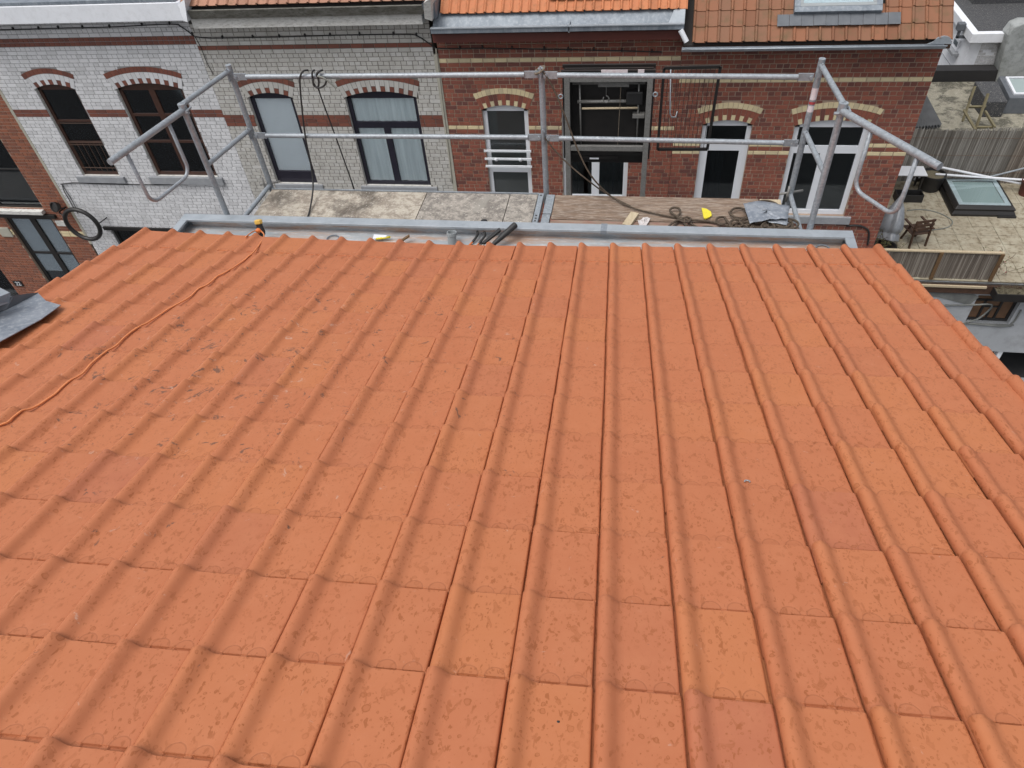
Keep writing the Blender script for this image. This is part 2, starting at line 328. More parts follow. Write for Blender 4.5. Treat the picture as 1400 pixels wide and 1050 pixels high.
for md, sfx in (('attr', ''), ('obj', '_single')):
    mat_brick('brick_white'+sfx, (0.72, 0.72, 0.735), (0.66, 0.66, 0.675), (0.54, 0.54, 0.55), md, rough=0.42, dirt_amt=0.18, streak=0.22, **GW)
    mat_brick('brick_grey'+sfx, (0.53, 0.515, 0.48), (0.47, 0.455, 0.425), (0.60, 0.59, 0.57), md, rough=0.5, dirt_amt=0.5, streak=0.55, **GW)
    mat_brick('brick_red'+sfx, (0.300, 0.098, 0.060), (0.240, 0.076, 0.050), (0.090, 0.040, 0.038), md, rough=0.75, dirt=(0.085, 0.045, 0.035), dirt_amt=0.55, streak=0.4)
    mat_brick('brick_orange'+sfx, (0.30, 0.105, 0.055), (0.235, 0.082, 0.046), (0.15, 0.06, 0.042), md, rough=0.75, dirt=(0.10, 0.055, 0.04), dirt_amt=0.4, streak=0.3)
    mat_brick('brick_cream'+sfx, (0.74, 0.63, 0.40), (0.68, 0.57, 0.35), (0.50, 0.43, 0.29), md, rough=0.7, dirt=(0.20, 0.17, 0.12), dirt_amt=0.4, streak=0.4)
    mat_brick('brick_rust'+sfx, (0.22, 0.075, 0.048), (0.18, 0.060, 0.040), (0.12, 0.048, 0.036), md, rough=0.6, dirt=(0.085, 0.05, 0.04), dirt_amt=0.5, streak=0.4)

# ------------------------------------------------------------------ mesh + object helpers
COL = scene.collection
ORG = {}
class MB:
    def __init__(s): s.v = []; s.f = []; s.tone = []
    def add(s, vs, fs, tone=None):
        b = len(s.v); s.v += [tuple(x) for x in vs]; s.f += [tuple(i+b for i in f) for f in fs]
        s.tone += [tone if tone is not None else 0.5]*len(vs)
        return s
    def box(s, x0, x1, y0, y1, z0, z1, tone=None):
        return s.add([(x0,y0,z0),(x1,y0,z0),(x1,y1,z0),(x0,y1,z0),(x0,y0,z1),(x1,y0,z1),(x1,y1,z1),(x0,y1,z1)],
              [(0,3,2,1),(4,5,6,7),(0,1,5,4),(1,2,6,5),(2,3,7,6),(3,0,4,7)], tone)
    def brick(s, x0, x1, z0, z1, yf, yb, tone):          # five faces, front bevelled in
        c = 0.004
        return s.add([(x0,yb,z0),(x1,yb,z0),(x1,yb,z1),(x0,yb,z1),(x0+c,yf,z0+c),(x1-c,yf,z0+c),(x1-c,yf,z1-c),(x0+c,yf,z1-c)],
              [(4,5,6,7),(0,1,5,4),(1,2,6,5),(2,3,7,6),(3,0,4,7)], tone)
    def obox(s, c, ax, ay, az, tone=None):               # centre and three half-axis vectors
        c = Vector(c); P = []
        for k in (-1, 1):
            for i, j in ((-1,-1),(1,-1),(1,1),(-1,1)): P.append(c + Vector(ax)*i + Vector(ay)*j + Vector(az)*k)
        return s.add(P, [(0,3,2,1),(4,5,6,7),(0,1,5,4),(1,2,6,5),(2,3,7,6),(3,0,4,7)], tone)
    def prism(s, poly, ext):                             # planar polygon pushed along a vector
        n = len(poly); e = Vector(ext); a = [Vector(p) for p in poly]
        return s.add(a + [p+e for p in a], [tuple(range(n))[::-1], tuple(range(n, 2*n))] + [(i, (i+1) % n, (i+1) % n+n, i+n) for i in range(n)])
    def tube(s, pts, r, n=8, caps=True, closed=False):
        pts = [Vector(p) for p in pts]; m = len(pts); rs = r if hasattr(r, '__len__') else [r]*m
        V = []; up = Vector((0.31, 0.17, 0.93)); prev = None
        for i, p in enumerate(pts):
            if closed: t = pts[(i+1) % m]-pts[i-1]
            else: t = (pts[min(i+1, m-1)]-pts[max(i-1, 0)])
            if t.length < 1e-9: t = Vector((0, 0, 1))
            t.normalize()
            if prev is None:
                a = t.cross(up)
                if a.length < 0.05: a = t.cross(Vector((1, 0, 0)))
                a.normalize()
            else:
                a = prev - t*prev.dot(t)
                if a.length < 1e-6: a = t.cross(up)
                a.normalize()
            prev = a; b = t.cross(a)
            for k in range(n):
                an = 2*math.pi*k/n; V.append(p + (a*math.cos(an)+b*math.sin(an))*rs[i])
        F = []
        for i in range(m if closed else m-1):
            j = (i+1) % m
            for k in range(n): F.append((i*n+k, i*n+(k+1) % n, j*n+(k+1) % n, j*n+k))
        if caps and not closed: F += [tuple(range(n))[::-1], tuple(range((m-1)*n, m*n))]
        return s.add(V, F)
    def lathe(s, c, prof, n=16, axis=None):              # profile of (radius, height) along an axis
        c = Vector(c); az = Vector(axis or (0, 0, 1)).normalized(); ax = az.orthogonal().normalized(); ay = az.cross(ax)
        V = [c + az*h + (ax*math.cos(2*math.pi*k/n)+ay*math.sin(2*math.pi*k/n))*r for r, h in prof for k in range(n)]
        F = [(i*n+k, i*n+(k+1) % n, (i+1)*n+(k+1) % n, (i+1)*n+k) for i in range(len(prof)-1) for k in range(n)]
        F += [tuple(range(n))[::-1], tuple(range((len(prof)-1)*n, len(prof)*n))]
        return s.add(V, F)
    def mesh(s, name, org, mat, smooth=False, tones=False):
        me = bpy.data.meshes.new(name)
        me.from_pydata([(v[0]-org[0], v[1]-org[1], v[2]-org[2]) for v in s.v], [], s.f); me.update()
        me.materials.append(MATS[mat])
        if smooth:
            me.polygons.foreach_set('use_smooth', [True]*len(me.polygons))
        if tones:
            at = me.attributes.new('tone', 'FLOAT', 'POINT'); at.data.foreach_set('value', s.tone)
        return me
    def build(s, name, mat, parent=None, org=None, smooth=False, tones=False, bevel=0, angle=None, sub=0):
        if parent is not None: org = ORG[parent.name]
        elif org is None:
            xs = [v[0] for v in s.v]; ys = [v[1] for v in s.v]; zs = [v[2] for v in s.v]
            org = Vector(((min(xs)+max(xs))/2, (min(ys)+max(ys))/2, min(zs)))
        o = bpy.data.objects.new(name, s.mesh(name, org, mat, smooth, tones)); COL.objects.link(o)
        if parent is not None: o.parent = parent
        else: o.location = org
        ORG[o.name] = Vector(org)
        if smooth and angle:
            o.data.set_sharp_from_angle(angle=R(angle))
        if bevel:
            md = o.modifiers.new('bevel', 'BEVEL'); md.width = bevel; md.segments = 2; md.limit_method = 'ANGLE'
        if sub:
            md = o.modifiers.new('subdivision', 'SUBSURF'); md.levels = sub; md.render_levels = sub
        return o
def tag(o, label=None, cat=None, group=None, kind=None):
    if label: o['label'] = label
    if cat: o['category'] = cat
    if group: o['group'] = group
    if kind: o['kind'] = kind
    return o
def thing(name, loc, label, cat, group=None):
    o = bpy.data.objects.new(name, None); COL.objects.link(o); o.location = loc; o.empty_display_size = 0.2
    ORG[o.name] = Vector(loc); return tag(o, label, cat, group)
def inst(name, me, mat4, parent):
    o = bpy.data.objects.new(name, me); COL.objects.link(o); o.parent = parent
    mm = mat4.copy(); mm.translation -= ORG[parent.name]; o.matrix_basis = mm; ORG[o.name] = ORG[parent.name]
    return o
def B(*a): return MB().box(*a)
def spline(pts, k=6):
    P = [Vector(p) for p in pts]; out = []
    for i in range(len(P)-1):
        p0, p1, p2, p3 = P[max(i-1, 0)], P[i], P[i+1], P[min(i+2, len(P)-1)]
        for j in range(k):
            t = j/k; out.append(0.5*((2*p1)+(p2-p0)*t+(2*p0-5*p1+4*p2-p3)*t*t+(3*p1-p0-3*p2+p3)*t**3))
    return out+[P[-1]]
GZ = -HC

# ------------------------------------------------------------------ ground, street
tag(B(-150, 150, -60, 200, GZ-0.3, GZ).build('ground', 'asphalt'), kind='structure')
tag(B(-60, 60, 6.6, 11.8, GZ, GZ+0.004).build('road', 'asphalt'), kind='structure')
pv = tag(B(-60, 60, 4.5, 6.4, GZ, GZ+0.12).build('pavement', 'concrete_pave'), kind='structure')
tag(B(-60, 60, 12.0, 13.62, GZ, GZ+0.12).build('pavement', 'concrete_pave'), kind='structure')
tag(B(-60, 60, 6.4, 6.56, GZ, GZ+0.13).build('kerb', 'kerb_stone'), kind='structure')
tag(B(-60, 60, 11.84, 12.0, GZ, GZ+0.13).build('kerb', 'kerb_stone'), kind='structure')

# ------------------------------------------------------------------ generic roof tile
def tile_mesh(name, w, L, prof, thick, step, gauge, mat, sgn=1, moons=()):
    vs = [0.0, 0.0015, 0.02, 0.06, L*0.4] + ([gauge-0.049, gauge-0.044, gauge-0.038, gauge-0.032, gauge-0.026, gauge-0.0218, gauge-0.0190, gauge-0.0175, gauge-0.008, gauge+0.004, gauge+0.008] if moons else [L*0.7]) + [L]
    P = list(prof(w)); V = []; F = []
    if moons:                                            # finer columns across the flat pan
        pan = [p for p in P if 0.085 < p[0] < 0.220]; a, b = 0.080, 0.2195
        k = [i for i, p in enumerate(P) if p[0] <= 0.0781][-1]; m_ = [i for i, p in enumerate(P) if p[0] >= 0.2195][0]
        P = P[:k+1] + [(a+(b-a)*q/30, 0.0) for q in range(31)] + P[m_:]
    n = len(P)
    def h(v): return step*(1-v/gauge)
    def dip(u, v):
        d = gauge-v; mo = any(abs(u-cx) < 0.0275 for cx in moons)
        if -0.006 < d < 0.0178: return -0.0075 if mo else -0.0030
        if any(math.hypot(u-cx, d-0.0178) < 0.029 and d > 0 for cx in moons): return -0.0011
        return 0.0
    for i, v in enumerate(vs):
        k = 1.10 if v < 0.03 else 1.03 if v < 0.1 else 1.0-0.12*(v/L)
        for (u, z) in P:
            V.append((u, sgn*v, (z*k if z > 0 else z) + h(v) - (0.0012 if i == 0 else 0) + (dip(u, v) if moons and abs(z) < 0.001 else 0)))
    for i in range(len(vs)-1):
        for j in range(n-1): F.append((i*n+j, i*n+j+1, (i+1)*n+j+1, (i+1)*n+j))
    b = len(V)
    V += [(u, 0.0, (z*1.1 if z > 0 else z)+h(0)-thick) for (u, z) in P]
    for j in range(n-1): F.append((b+j, b+j+1, j+1, j))
    if sgn < 0: F = [f[::-1] for f in F]
    me = bpy.data.meshes.new(name); me.from_pydata(V, [], F); me.update(); me.materials.append(MATS[mat])
    me.polygons.foreach_set('use_smooth', [True]*len(me.polygons)); me.set_sharp_from_angle(angle=R(38))
    return me
def prof_new(w):
    return [(0.001,-0.010),(0.000,0.004),(0.0015,0.0135),(0.006,0.0215),(0.013,0.0262),(0.021,0.0280),(0.029,0.0272),(0.037,0.0238),(0.045,0.0180),(0.052,0.0118),(0.059,0.0062),(0.067,0.0022),(0.078,0.0),
            (0.150,0.0),(0.222,0.0),(0.2255,-0.0008),(0.2285,-0.0035),(0.2295,-0.009),(0.2295,-0.020),(0.262,-0.020)]
def prof_verge(w):
    return prof_new(w)[:14] + [(0.205,0.0),(0.214,0.004),(0.222,0.013),(0.231,0.0235),(0.243,0.030),(0.256,0.0305),(0.268,0.027),(0.277,0.018),(0.281,0.006),(0.282,-0.05)]
LT = 0.47
tile_me = tile_mesh('roof_tile', W, LT, prof_new, 0.0125, 0.0160, GAUGE, 'terracotta_new', -1, (0.111, 0.188))
verge_me = tile_mesh('verge_tile', W, LT, prof_verge, 0.0125, 0.0160, GAUGE, 'terracotta_new', -1, (0.111, 0.188))

def lift(u, s):
    c = u/W; r = s/GAUGE
    a = max(0.0, (-4-c)/12); b = max(0.0, 1-(r+0.3)/7.8)
    return 0.102*(a**1.25)*b
def roof_pt(u, s, n=0.0): return E0 + EU*u + ES*s + EN*(n + lift(u, s))
def roll_h(u):
    f = (u % W); P = prof_new(W)
    for (a, za), (b, zb) in zip(P, P[1:]):
        if a <= f <= b and b > a: return za + (zb-za)*(f-a)/(b-a)
    return 0.0

C0, C1, ROWS = -16, 7, 15
hb = E0 + EU*(-4*W) + Vector((0, 0, 0)); hb = Vector((hb.x, 2.0, GZ))
house = thing('terraced_house', hb, 'house under the large new orange clay tile roof with zinc box gutter', 'house')
def in_frame(p, mg=70):
    z = p.dot(CF)
    if z < 0.2: return False
    x = 700+FPX*p.dot(CR)/z; y = 525+FPX*p.dot(CD)/z
    return -mg < x < 1400+mg and -mg < y < 1050+mg
rest = MB()
for r in range(ROWS):
    for c in range(C0, C1+1):
        s = r*GAUGE + random.uniform(-0.003, 0.003) if r else -0.105 + random.uniform(-0.003, 0.003)
        if r == ROWS-1: s = r*GAUGE
        u = c*W + random.uniform(-0.0012, 0.0012)
        p = roof_pt(u, s); pu = roof_pt(u+W, s); ps = roof_pt(u, s+GAUGE)
        ax = (pu-p).normalized(); az = ax.cross((p-ps).normalized()).normalized(); ay = az.cross(ax)
        rot = random.gauss(0, 0.0035); ax, ay = ax*math.cos(rot)+ay*math.sin(rot), ay*math.cos(rot)-ax*math.sin(rot)
        tl = random.gauss(0, 0.002); az = (az + ax*tl).normalized(); ax = ay.cross(az).normalized()
        m4 = Matrix(((ax.x, ay.x, az.x, p.x), (ax.y, ay.y, az.y, p.y), (ax.z, ay.z, az.z, p.z + random.uniform(0, 0.0015)), (0, 0, 0, 1)))
        me = verge_me if c == C1 else tile_me
        if any(in_frame(roof_pt(u+du*W, s+ds*GAUGE)) for du in (0, 1) for ds in (0, 0.5, 1)):
            inst('roof_tile', me, m4, house)
        else:
            rest.add([m4 @ v.co for v in me.vertices], [tuple(q.vertices) for q in me.polygons])
o = rest.build('roof_tiles_upslope', 'terracotta_new', house, smooth=True, angle=50); o['kind'] = 'stuff'
# underlay following the tiles, house walls
ub = MB(); us = [C0*W+0.02 + i*(24*W)/12 for i in range(13)]; ss = [-0.06, 0.4, 0.9, 1.4, 2.0, 2.6, 3.2, 4.0, 5.05]
gv = [roof_pt(u, s, -0.035) for s in ss for u in us] + [roof_pt(u, s, -0.075) for s in ss for u in us]
k = len(us); q = k*len(ss); fs = []
for i in range(len(ss)-1):
    for j in range(k-1): fs += [(i*k+j, i*k+j+1, (i+1)*k+j+1, (i+1)*k+j), (q+i*k+j+1, q+i*k+j, q+(i+1)*k+j, q+(i+1)*k+j+1)]
for j in range(k-1): fs.append((j+1, j, q+j, q+j+1))
for i in range(len(ss)-1): fs += [(i*k, (i+1)*k, q+(i+1)*k, q+i*k), (i*k+k-1, q+i*k+k-1, q+(i+1)*k+k-1, (i+1)*k+k-1)]
ub.add(gv, fs); ub.build('roof_underlay', 'membrane', house)
wl = MB()
for (xa, xb, ya, yb) in ((-3.86, 1.66, 3.95, 4.25), (-3.86, -3.6, -3.0, 3.95), (1.40, 1.66, -3.0, 3.95), (-3.86, 1.66, -3.3, -3.0)):
    for side in (0,):
        zt = lambda y: (E0.z + (E0.y-y)*math.tan(PITCH)) - 0.14
        y1 = min(yb, 4.25); 
        wl.add([(xa,ya,GZ),(xb,ya,GZ),(xb,y1,GZ),(xa,y1,GZ),(xa,ya,min(zt(ya),-1.9)),(xb,ya,min(zt(ya),-1.9)),(xb,y1,zt(y1) if y1>0 else -1.9),(xa,y1,zt(y1) if y1>0 else -1.9)],
               [(0,3,2,1),(4,5,6,7),(0,1,5,4),(1,2,6,5),(2,3,7,6),(3,0,4,7)])
wl.build('wall', 'concrete_stain', house)
# zinc box gutter
g = MB(); GX0, GX1, GY0, GY1, GZt, GZb = -3.92, 1.64, 4.34, 4.86, -3.215, -3.315
g.box(GX0, GX1, GY0, GY1, GZb-0.02, GZb)                                  # floor
g.box(GX0+0.06, GX1-0.06, GY1-0.015, GY1, GZb, GZt-0.004)                 # outer upstand
g.box(GX0, GX1, GY0, GY0+0.01, GZb, GZb+0.12)
gut = g.build('gutter', 'zinc', house)
rim = MB().box(GX0, GX1, GY1-0.075, GY1+0.02, GZt-0.022, GZt)
rim.box(GX0, GX0+0.07, GY0, GY1-0.078, GZt-0.022, GZt-0.001).box(GX1-0.07, GX1, GY0, GY1-0.078, GZt-0.022, GZt-0.001)
rim.box(GX0, GX0+0.012, GY0, GY1, GZb-0.02, GZt-0.022).box(GX1-0.012, GX1, GY0, GY1, GZb-0.02, GZt-0.022)
rim.build('gutter_rim', 'zinc_plain', gut, bevel=0.004)
MB().box(GX0, GX1, GY1-0.001, GY1+0.012, GZt-0.10, GZt-0.023).build('gutter_face', 'zinc_plain', gut)
for xx in (-0.26,): MB().box(xx, xx+0.05, GY1-0.079, GY1+0.023, GZt-0.03, GZt+0.003).build('joint_strap', 'zinc_dark', gut)
for (px, py) in ((455, 326), (1125, 340)):
    c = onZ(px, py, GZb+0.012); MB().tube([c+Vector((0.05*math.cos(a*0.35), 0.05*math.sin(a*0.35), 0)) for a in range(18)], 0.006, 6, closed=True).build('outlet_ring', 'zinc_dark', gut, smooth=True)
B(GX0+0.05, GX1-0.05, 4.25, GY0+0.005, GZb-0.35, GZb-0.005).build('fascia_board', 'board_old', house)
# lead flashing against the left party wall
def RP(px, py, n):
    u, s = onRoof(px, py, n); u, s = onRoof(px, py, n+lift(u, s)); return roof_pt(u, s, n)
l1 = [RP(-40, 490, 0.045), RP(3, 466, 0.05), RP(56, 437, 0.040), RP(83, 417, 0.040), RP(63, 411, 0.042), RP(52, 400, 0.05), RP(8, 424, 0.05), RP(-60, 452, 0.05)]
lf = MB().prism(l1[::-1], EN*0.006).build('lead_flashing', 'lead', house, bevel=0.002)
l2 = [l1[5]+EN*0.004, l1[6]+EN*0.004, l1[7]+EN*0.004, RP(-60, 420, 0.14), RP(18, 404, 0.11)]
MB().prism(l2[::-1], EN*0.006).build('flashing_fold', 'lead_dark', lf)
pw = thing('party_wall', (-4.6, 3.6, GZ), 'grey lead capped party wall beside the new tiled roof', 'wall')
pe = RP(-60, 432, 0.13)
MB().box(-5.2, -4.25, 1.2, 2.7, GZ, pe.z-0.55).build('brickwork', 'brick_orange', pw, tones=True)
capw = [RP(-160, 470, 0.16), RP(12, 413, 0.10), RP(14, 401, 0.17), RP(0, 394, 0.20), RP(-140, 420, 0.22)]
MB().prism(capw[::-1], EN*0.01).build('capping', 'zinc_plain', pw)

# ------------------------------------------------------------------ scaffold
YF, YN, XP, XN = 5.55, 4.905, (-3.42, -0.79, 1.28), (-3.53, 1.335)
DZ = -3.335
sc = thing('scaffold', (-1.0, 5.2, GZ), 'galvanised tube scaffold with guardrails standing along the new gutter', 'scaffold')
RT = 0.0242
for i, x in enumerate(XP):
    p = MB().tube([(x, YF, GZ+0.03), (x, YF, -2.2 if i != 1 else -2.25)], RT, 14).build('post', 'galvanised', sc, smooth=True, angle=40)
    MB().box(x-0.075, x+0.075, YF-0.075, YF+0.075, GZ, GZ+0.008).build('base_plate', 'galvanised', p)
    for z in (-2.285, -2.80):
        MB().obox((x, YF-0.03, z), (0.012, 0, 0), (0, 0.014, 0), (0, 0, 0.045)).obox((x, YF-0.052, z+0.02), (0.005, 0, 0), (0, 0.009, 0), (0, 0, 0.05)).build('wedge_clip', 'galvanised_splashed', p)
for x in XN:
    p = MB().tube([(x, YN, GZ+0.03), (x, YN, -2.24)], RT, 14).build('post', 'galvanised', sc, smooth=True, angle=40)
    MB().box(x-0.075, x+0.075, YN-0.075, YN+0.075, GZ, GZ+0.008).build('base_plate', 'galvanised', p)
    MB().tube([(x, YN, -2.32), (x, YN, -2.235)], 0.031, 14).tube([(x-0.05, YN-0.02, -2.30), (x+0.05, YN-0.02, -2.30)], 0.011, 8).tube([(x+0.045, YN-0.045, -2.28), (x+0.045, YN+0.035, -2.28)], 0.008, 8).build('coupler', 'galvanised_splashed', p, smooth=True, angle=40)
def rail(a, b, mat, flat=True):
    a, b = Vector(a), Vector(b); d = (b-a).normalized()
    mb = MB().tube([a+d*0.12, b-d*0.12], 0.0205, 12)
    for e, sg in ((a, 1), (b, -1)):                        # flattened, drilled tube ends
        c = e + d*sg*0.065
        mb.obox(c, d*0.055, Vector((0, 0.005, 0)), Vector((0, 0, 0.027))).tube([e+d*sg*0.025+Vector((0, -0.016, 0)), e+d*sg*0.025+Vector((0, 0.012, 0))], 0.014, 8)
        mb.add([], [])
    return mb.build('guardrail', mat, sc, smooth=True, angle=40)
for z in (-2.285, -2.805):
    rail((XP[0]+0.03, YF-0.035, z), (XP[1]-0.01, YF-0.035, z), 'galvanised')
    rail((XP[1]+0.01, YF-0.035, z-0.005), (XP[2]-0.03, YF-0.035, z-0.035), 'galvanised_splashed')
for i, (xf, xn) in enumerate(((XP[0], XN[0]), (XP[2], XN[1]))):
    for z in (-2.245, -2.76): MB().tube([(xf, YF, z), (xn, YN, z)], 0.02, 12).build('end_rail', 'galvanised', sc, smooth=True, angle=40)
    MB().tube([(xf, YF, DZ+0.02), (xn, YN, DZ-0.06)], 0.02, 12).build('transom', 'galvanised', sc, smooth=True, angle=40)
    MB().tube([(xf-0.09, YF-0.02, DZ+0.03), (xf+0.10, YF+0.02, DZ+0.045)], 0.011, 8).tube([(xf-0.03, YF-0.05, DZ-0.02), (xf-0.03, YF-0.05, DZ+0.12)], 0.010, 8).build('toe_clip', 'grey_steel', sc, smooth=True)
# swung-out side guards: a tube with a U-shaped loop under it
def arc(c, a, b, r, k=6):
    return [c + a*(-r*math.cos(t)) + b*(-r*math.sin(t)) for t in [i*math.pi/2/k for i in range(k+1)]]
for end, x0, ts in ((onZ(150, 222, -2.285), XN[0], (0.22, 0.80)), (onZ(1285, 228, -2.285), XN[1], (0.33, 0.80))):
    a = Vector((x0, YN-0.02, -2.285)); d = (end-a); ln = d.length; d.normalize(); dn = Vector((0, 0, -1))
    sg = MB().tube([a, end], RT, 14).build('side_guard', 'galvanised', sc, smooth=True, angle=40)
    p0 = a + d*ln*ts[0]; p1 = a + d*ln*ts[1]; dep = 0.44; rr = 0.09
    if x0 > 0: p0 = p0 - dn*0.0
    path = [p0+dn*0.02, p0+dn*(dep-rr)] + [p0+dn*(dep-rr)+d*rr - d*rr*math.cos(t)+dn*rr*math.sin(t) for t in [k*math.pi/2/6 for k in range(1, 7)]]
    path += [p1+dn*(dep-rr)-d*rr + d*rr*math.sin(t)+dn*rr*math.cos(t) for t in [k*math.pi/2/6 for k in range(0, 7)]] + [p1+dn*0.02]
    MB().tube(path, 0.0145, 10).build('guard_loop', 'galvanised', sg, smooth=True)
x = XP[2]; 
for z0, z1, mt in ((-2.50, -2.41, 'sticker'), (-2.535, -2.515, 'sticker_red'), (-2.595, -2.545, 'sticker')):
    V = []; 
    for z in (z0, z1):
        for k in range(7): an = -math.pi/2 + (k-3)*0.42; V.append((x+0.0248*math.cos(an), YF+0.0248*math.sin(an), z))
    MB().add(V, [(k, k+1, k+8, k+7) for k in range(6)]).build('sticker', mt, sc, smooth=True)
# deck panels
x0 = XP[0]+0.03
cuts = [x0, onZ(567, 302, DZ).x, onZ(686, 306, DZ).x, XP[1]-0.065]
for i in range(3):
    MB().box(cuts[i]+0.003, cuts[i+1]-0.003, 4.93, 5.50, DZ-0.035, DZ).build('deck_panel', 'deck_crusted' if i == 0 else 'deck_speckled', sc, bevel=0.002)
MB().box(x0, XP[1]-0.06, 5.503, 5.515, DZ-0.05, DZ+0.008).build('deck_edge', 'galvanised', sc)
e1 = MB().box(XP[1]-0.058, XP[1]-0.012, 4.93, 5.50, DZ-0.04, DZ+0.016)
e1 = e1.build('deck_end_plate', 'galvanised', sc, bevel=0.002)
for yy in (5.06, 5.10, 5.14, 4.96, 5.46): MB().tube([(XP[1]-0.035, yy, DZ+0.0145), (XP[1]-0.035, yy, DZ+0.018)], 0.009, 8).build('rivet_hole', 'black_rubber', e1)
MB().box(XP[1]+0.012, XP[1]+0.085, 5.20, 5.50, DZ-0.03, DZ+0.003).build('deck_end_plate', 'galvanised_splashed', sc, bevel=0.003)
MB().box(XP[1]+0.010, XP[1]+0.080, 4.93, 5.19, DZ-0.03, DZ+0.001).build('deck_end_plate', 'galvanised_splashed', sc, bevel=0.003)
xs = onZ(1035, 290, DZ).x
for (xa, xb, ya, yb, mt, dz) in ((XP[1]+0.09, 1.02, 5.125, 5.50, 'board_old', 0), (XP[1]+0.088, 1.30, 4.935, 5.117, 'board_red', -0.004), (1.03, 1.20, 5.17, 5.49, 'pale_wood', 0.004)):
    MB().box(xa, xb, ya, yb, DZ-0.045+dz, DZ+dz).build('deck_board', mt, sc, bevel=0.003)
for xx in (-2.1, 0.3): MB().box(xx, xx+0.05, 4.90, 5.56, DZ-0.11, DZ-0.05).build('deck_bearer', 'galvanised', sc)

# ------------------------------------------------------------------ things lying about
def U(px, py, n): u, s = onRoof(px, py, n); return onRoof(px, py, n+lift(u, s))
cord = [(0,581),(30,560),(48,552),(74,536),(90,522),(112,507),(124,494),(140,482),(156,471),(168,460),(180,451),(198,440),(220,426),(230,420),(258,404),(270,393),(282,387),(296,375),(310,369),(322,360),(336,351),(354,334)]
pts = []
cu = [U(x, y, 0.03) for x, y in cord]; cu = [(cu[0][0]-0.35, cu[0][1]+0.28)] + cu
dense = []
for (a, b) in zip(cu, cu[1:]):
    for k in range(5): dense.append((a[0]+(b[0]-a[0])*k/5, a[1]+(b[1]-a[1])*k/5))
raw = [roll_h(u) + 0.013*(1-((s/GAUGE) % 1)) + 0.006 for u, s in dense]
hh = [max(raw[max(0, i-1):i+2]) for i in range(len(raw))]
hh = [sum(hh[max(0, i-3):i+4])/len(hh[max(0, i-3):i+4]) for i in range(len(hh))]
pts = [roof_pt(u, s, max(h, r_)+0.005) for (u, s), h, r_ in zip(dense, hh, raw)]
pk = onZ(356, 313, -3.18)
pts += [onZ(361, 324, -3.10), onZ(360, 319, -3.15), pk+Vector((0.02, -0.03, 0.0))]
tag(MB().tube(spline(pts[::2]+[pts[-1]], 4), 0.0054, 8).build('extension_cord', 'orange_cord', smooth=True), 'thin orange extension cord running down the new clay tiles to the gutter', 'cord')
ps = thing('cable_connector', pk+Vector((0, 0, -0.08)), 'black cable socket with orange plug and yellow cap hooked on the gutter rim', 'connector')
ax = Vector((-0.12, 0.35, 0.93)).normalized()
MB().lathe(pk-ax*0.045, [(0.018, -0.02), (0.030, 0.0), (0.034, 0.02), (0.030, 0.05), (0.026, 0.07), (0.029, 0.085)], 14, ax).build('socket_body', 'black_rubber', ps, smooth=True, angle=40)
MB().lathe(pk+ax*0.042, [(0.028, 0), (0.034, 0.006), (0.033, 0.03), (0.022, 0.036)], 8, ax).build('cap', 'yellow_plastic', ps)
MB().lathe(pk+Vector((-0.004, -0.028, 0.0)), [(0.021, 0), (0.024, 0.006), (0.016, 0.022), (0.006, 0.03)], 12, (0.0, -0.8, 0.6)).build('plug', 'orange_plastic', ps, smooth=True, angle=40)
MB().tube(spline([pk+Vector((0.01, -0.01, -0.06)), pk+Vector((0.03, -0.03, -0.09)), pk+Vector((0.015, -0.05, -0.085)), pk+Vector((-0.01, -0.035, -0.05))], 5), 0.006, 6).build('strap', 'black_rubber', ps, smooth=True)
tl = [roof_pt(*U(335, 322, 0.03), 0.03), onZ(345, 317, -3.13), pk+Vector((-0.03, -0.03, -0.0))]
MB().tube(spline(tl, 5), 0.005, 6).build('cord_tail', 'orange_cord', ps, smooth=True)
# hammer
FZ = GZb+0.004
a = onZ(670, 338, FZ+0.03); b = onZ(705, 307, GZt+0.045)
hm = thing('hammer', a, 'hammer resting in the gutter with its thick black rubber handle leaning over the rim', 'hammer')
d = (b-a).normalized()
MB().lathe(a, [(0.014, 0.02), (0.019, 0.05), (0.020, 0.09), (0.024, 0.13), (0.0265, (b-a).length-0.02), (0.025, (b-a).length), (0.016, (b-a).length+0.006)], 12, d).build('handle', 'black_rubber', hm, smooth=True, angle=50)
MB().tube([a-d*0.06, a+d*0.04], 0.011, 8).build('shaft', 'orange_plastic', hm, smooth=True, angle=50)
MB().obox(a-d*0.07, (0.055, 0.012, 0), (-0.004, 0.015, 0), (0, 0, 0.014)).build('head', 'grey_steel', hm, bevel=0.003)
# trowel-like tool with a wedge handle
a = onZ(655, 339, FZ+0.02); b = onZ(684, 316, GZt+0.0)
ch = thing('pointing_tool', a, 'short tool with a wedge shaped black grip lying left of the hammer', 'tool')
d = (b-a).normalized(); sd_ = d.cross(Vector((0, 0, 1))).normalized()
MB().prism([a+d*0.05+sd_*0.014, a+d*0.03-sd_*0.012, b-sd_*0.022+d*0.005, b+sd_*0.012], (0, 0, 0.022)).build('grip', 'black_rubber', ch, bevel=0.004)
MB().tube([a-d*0.08, a+d*0.06], 0.006, 8).build('blade', 'grey_steel', ch)
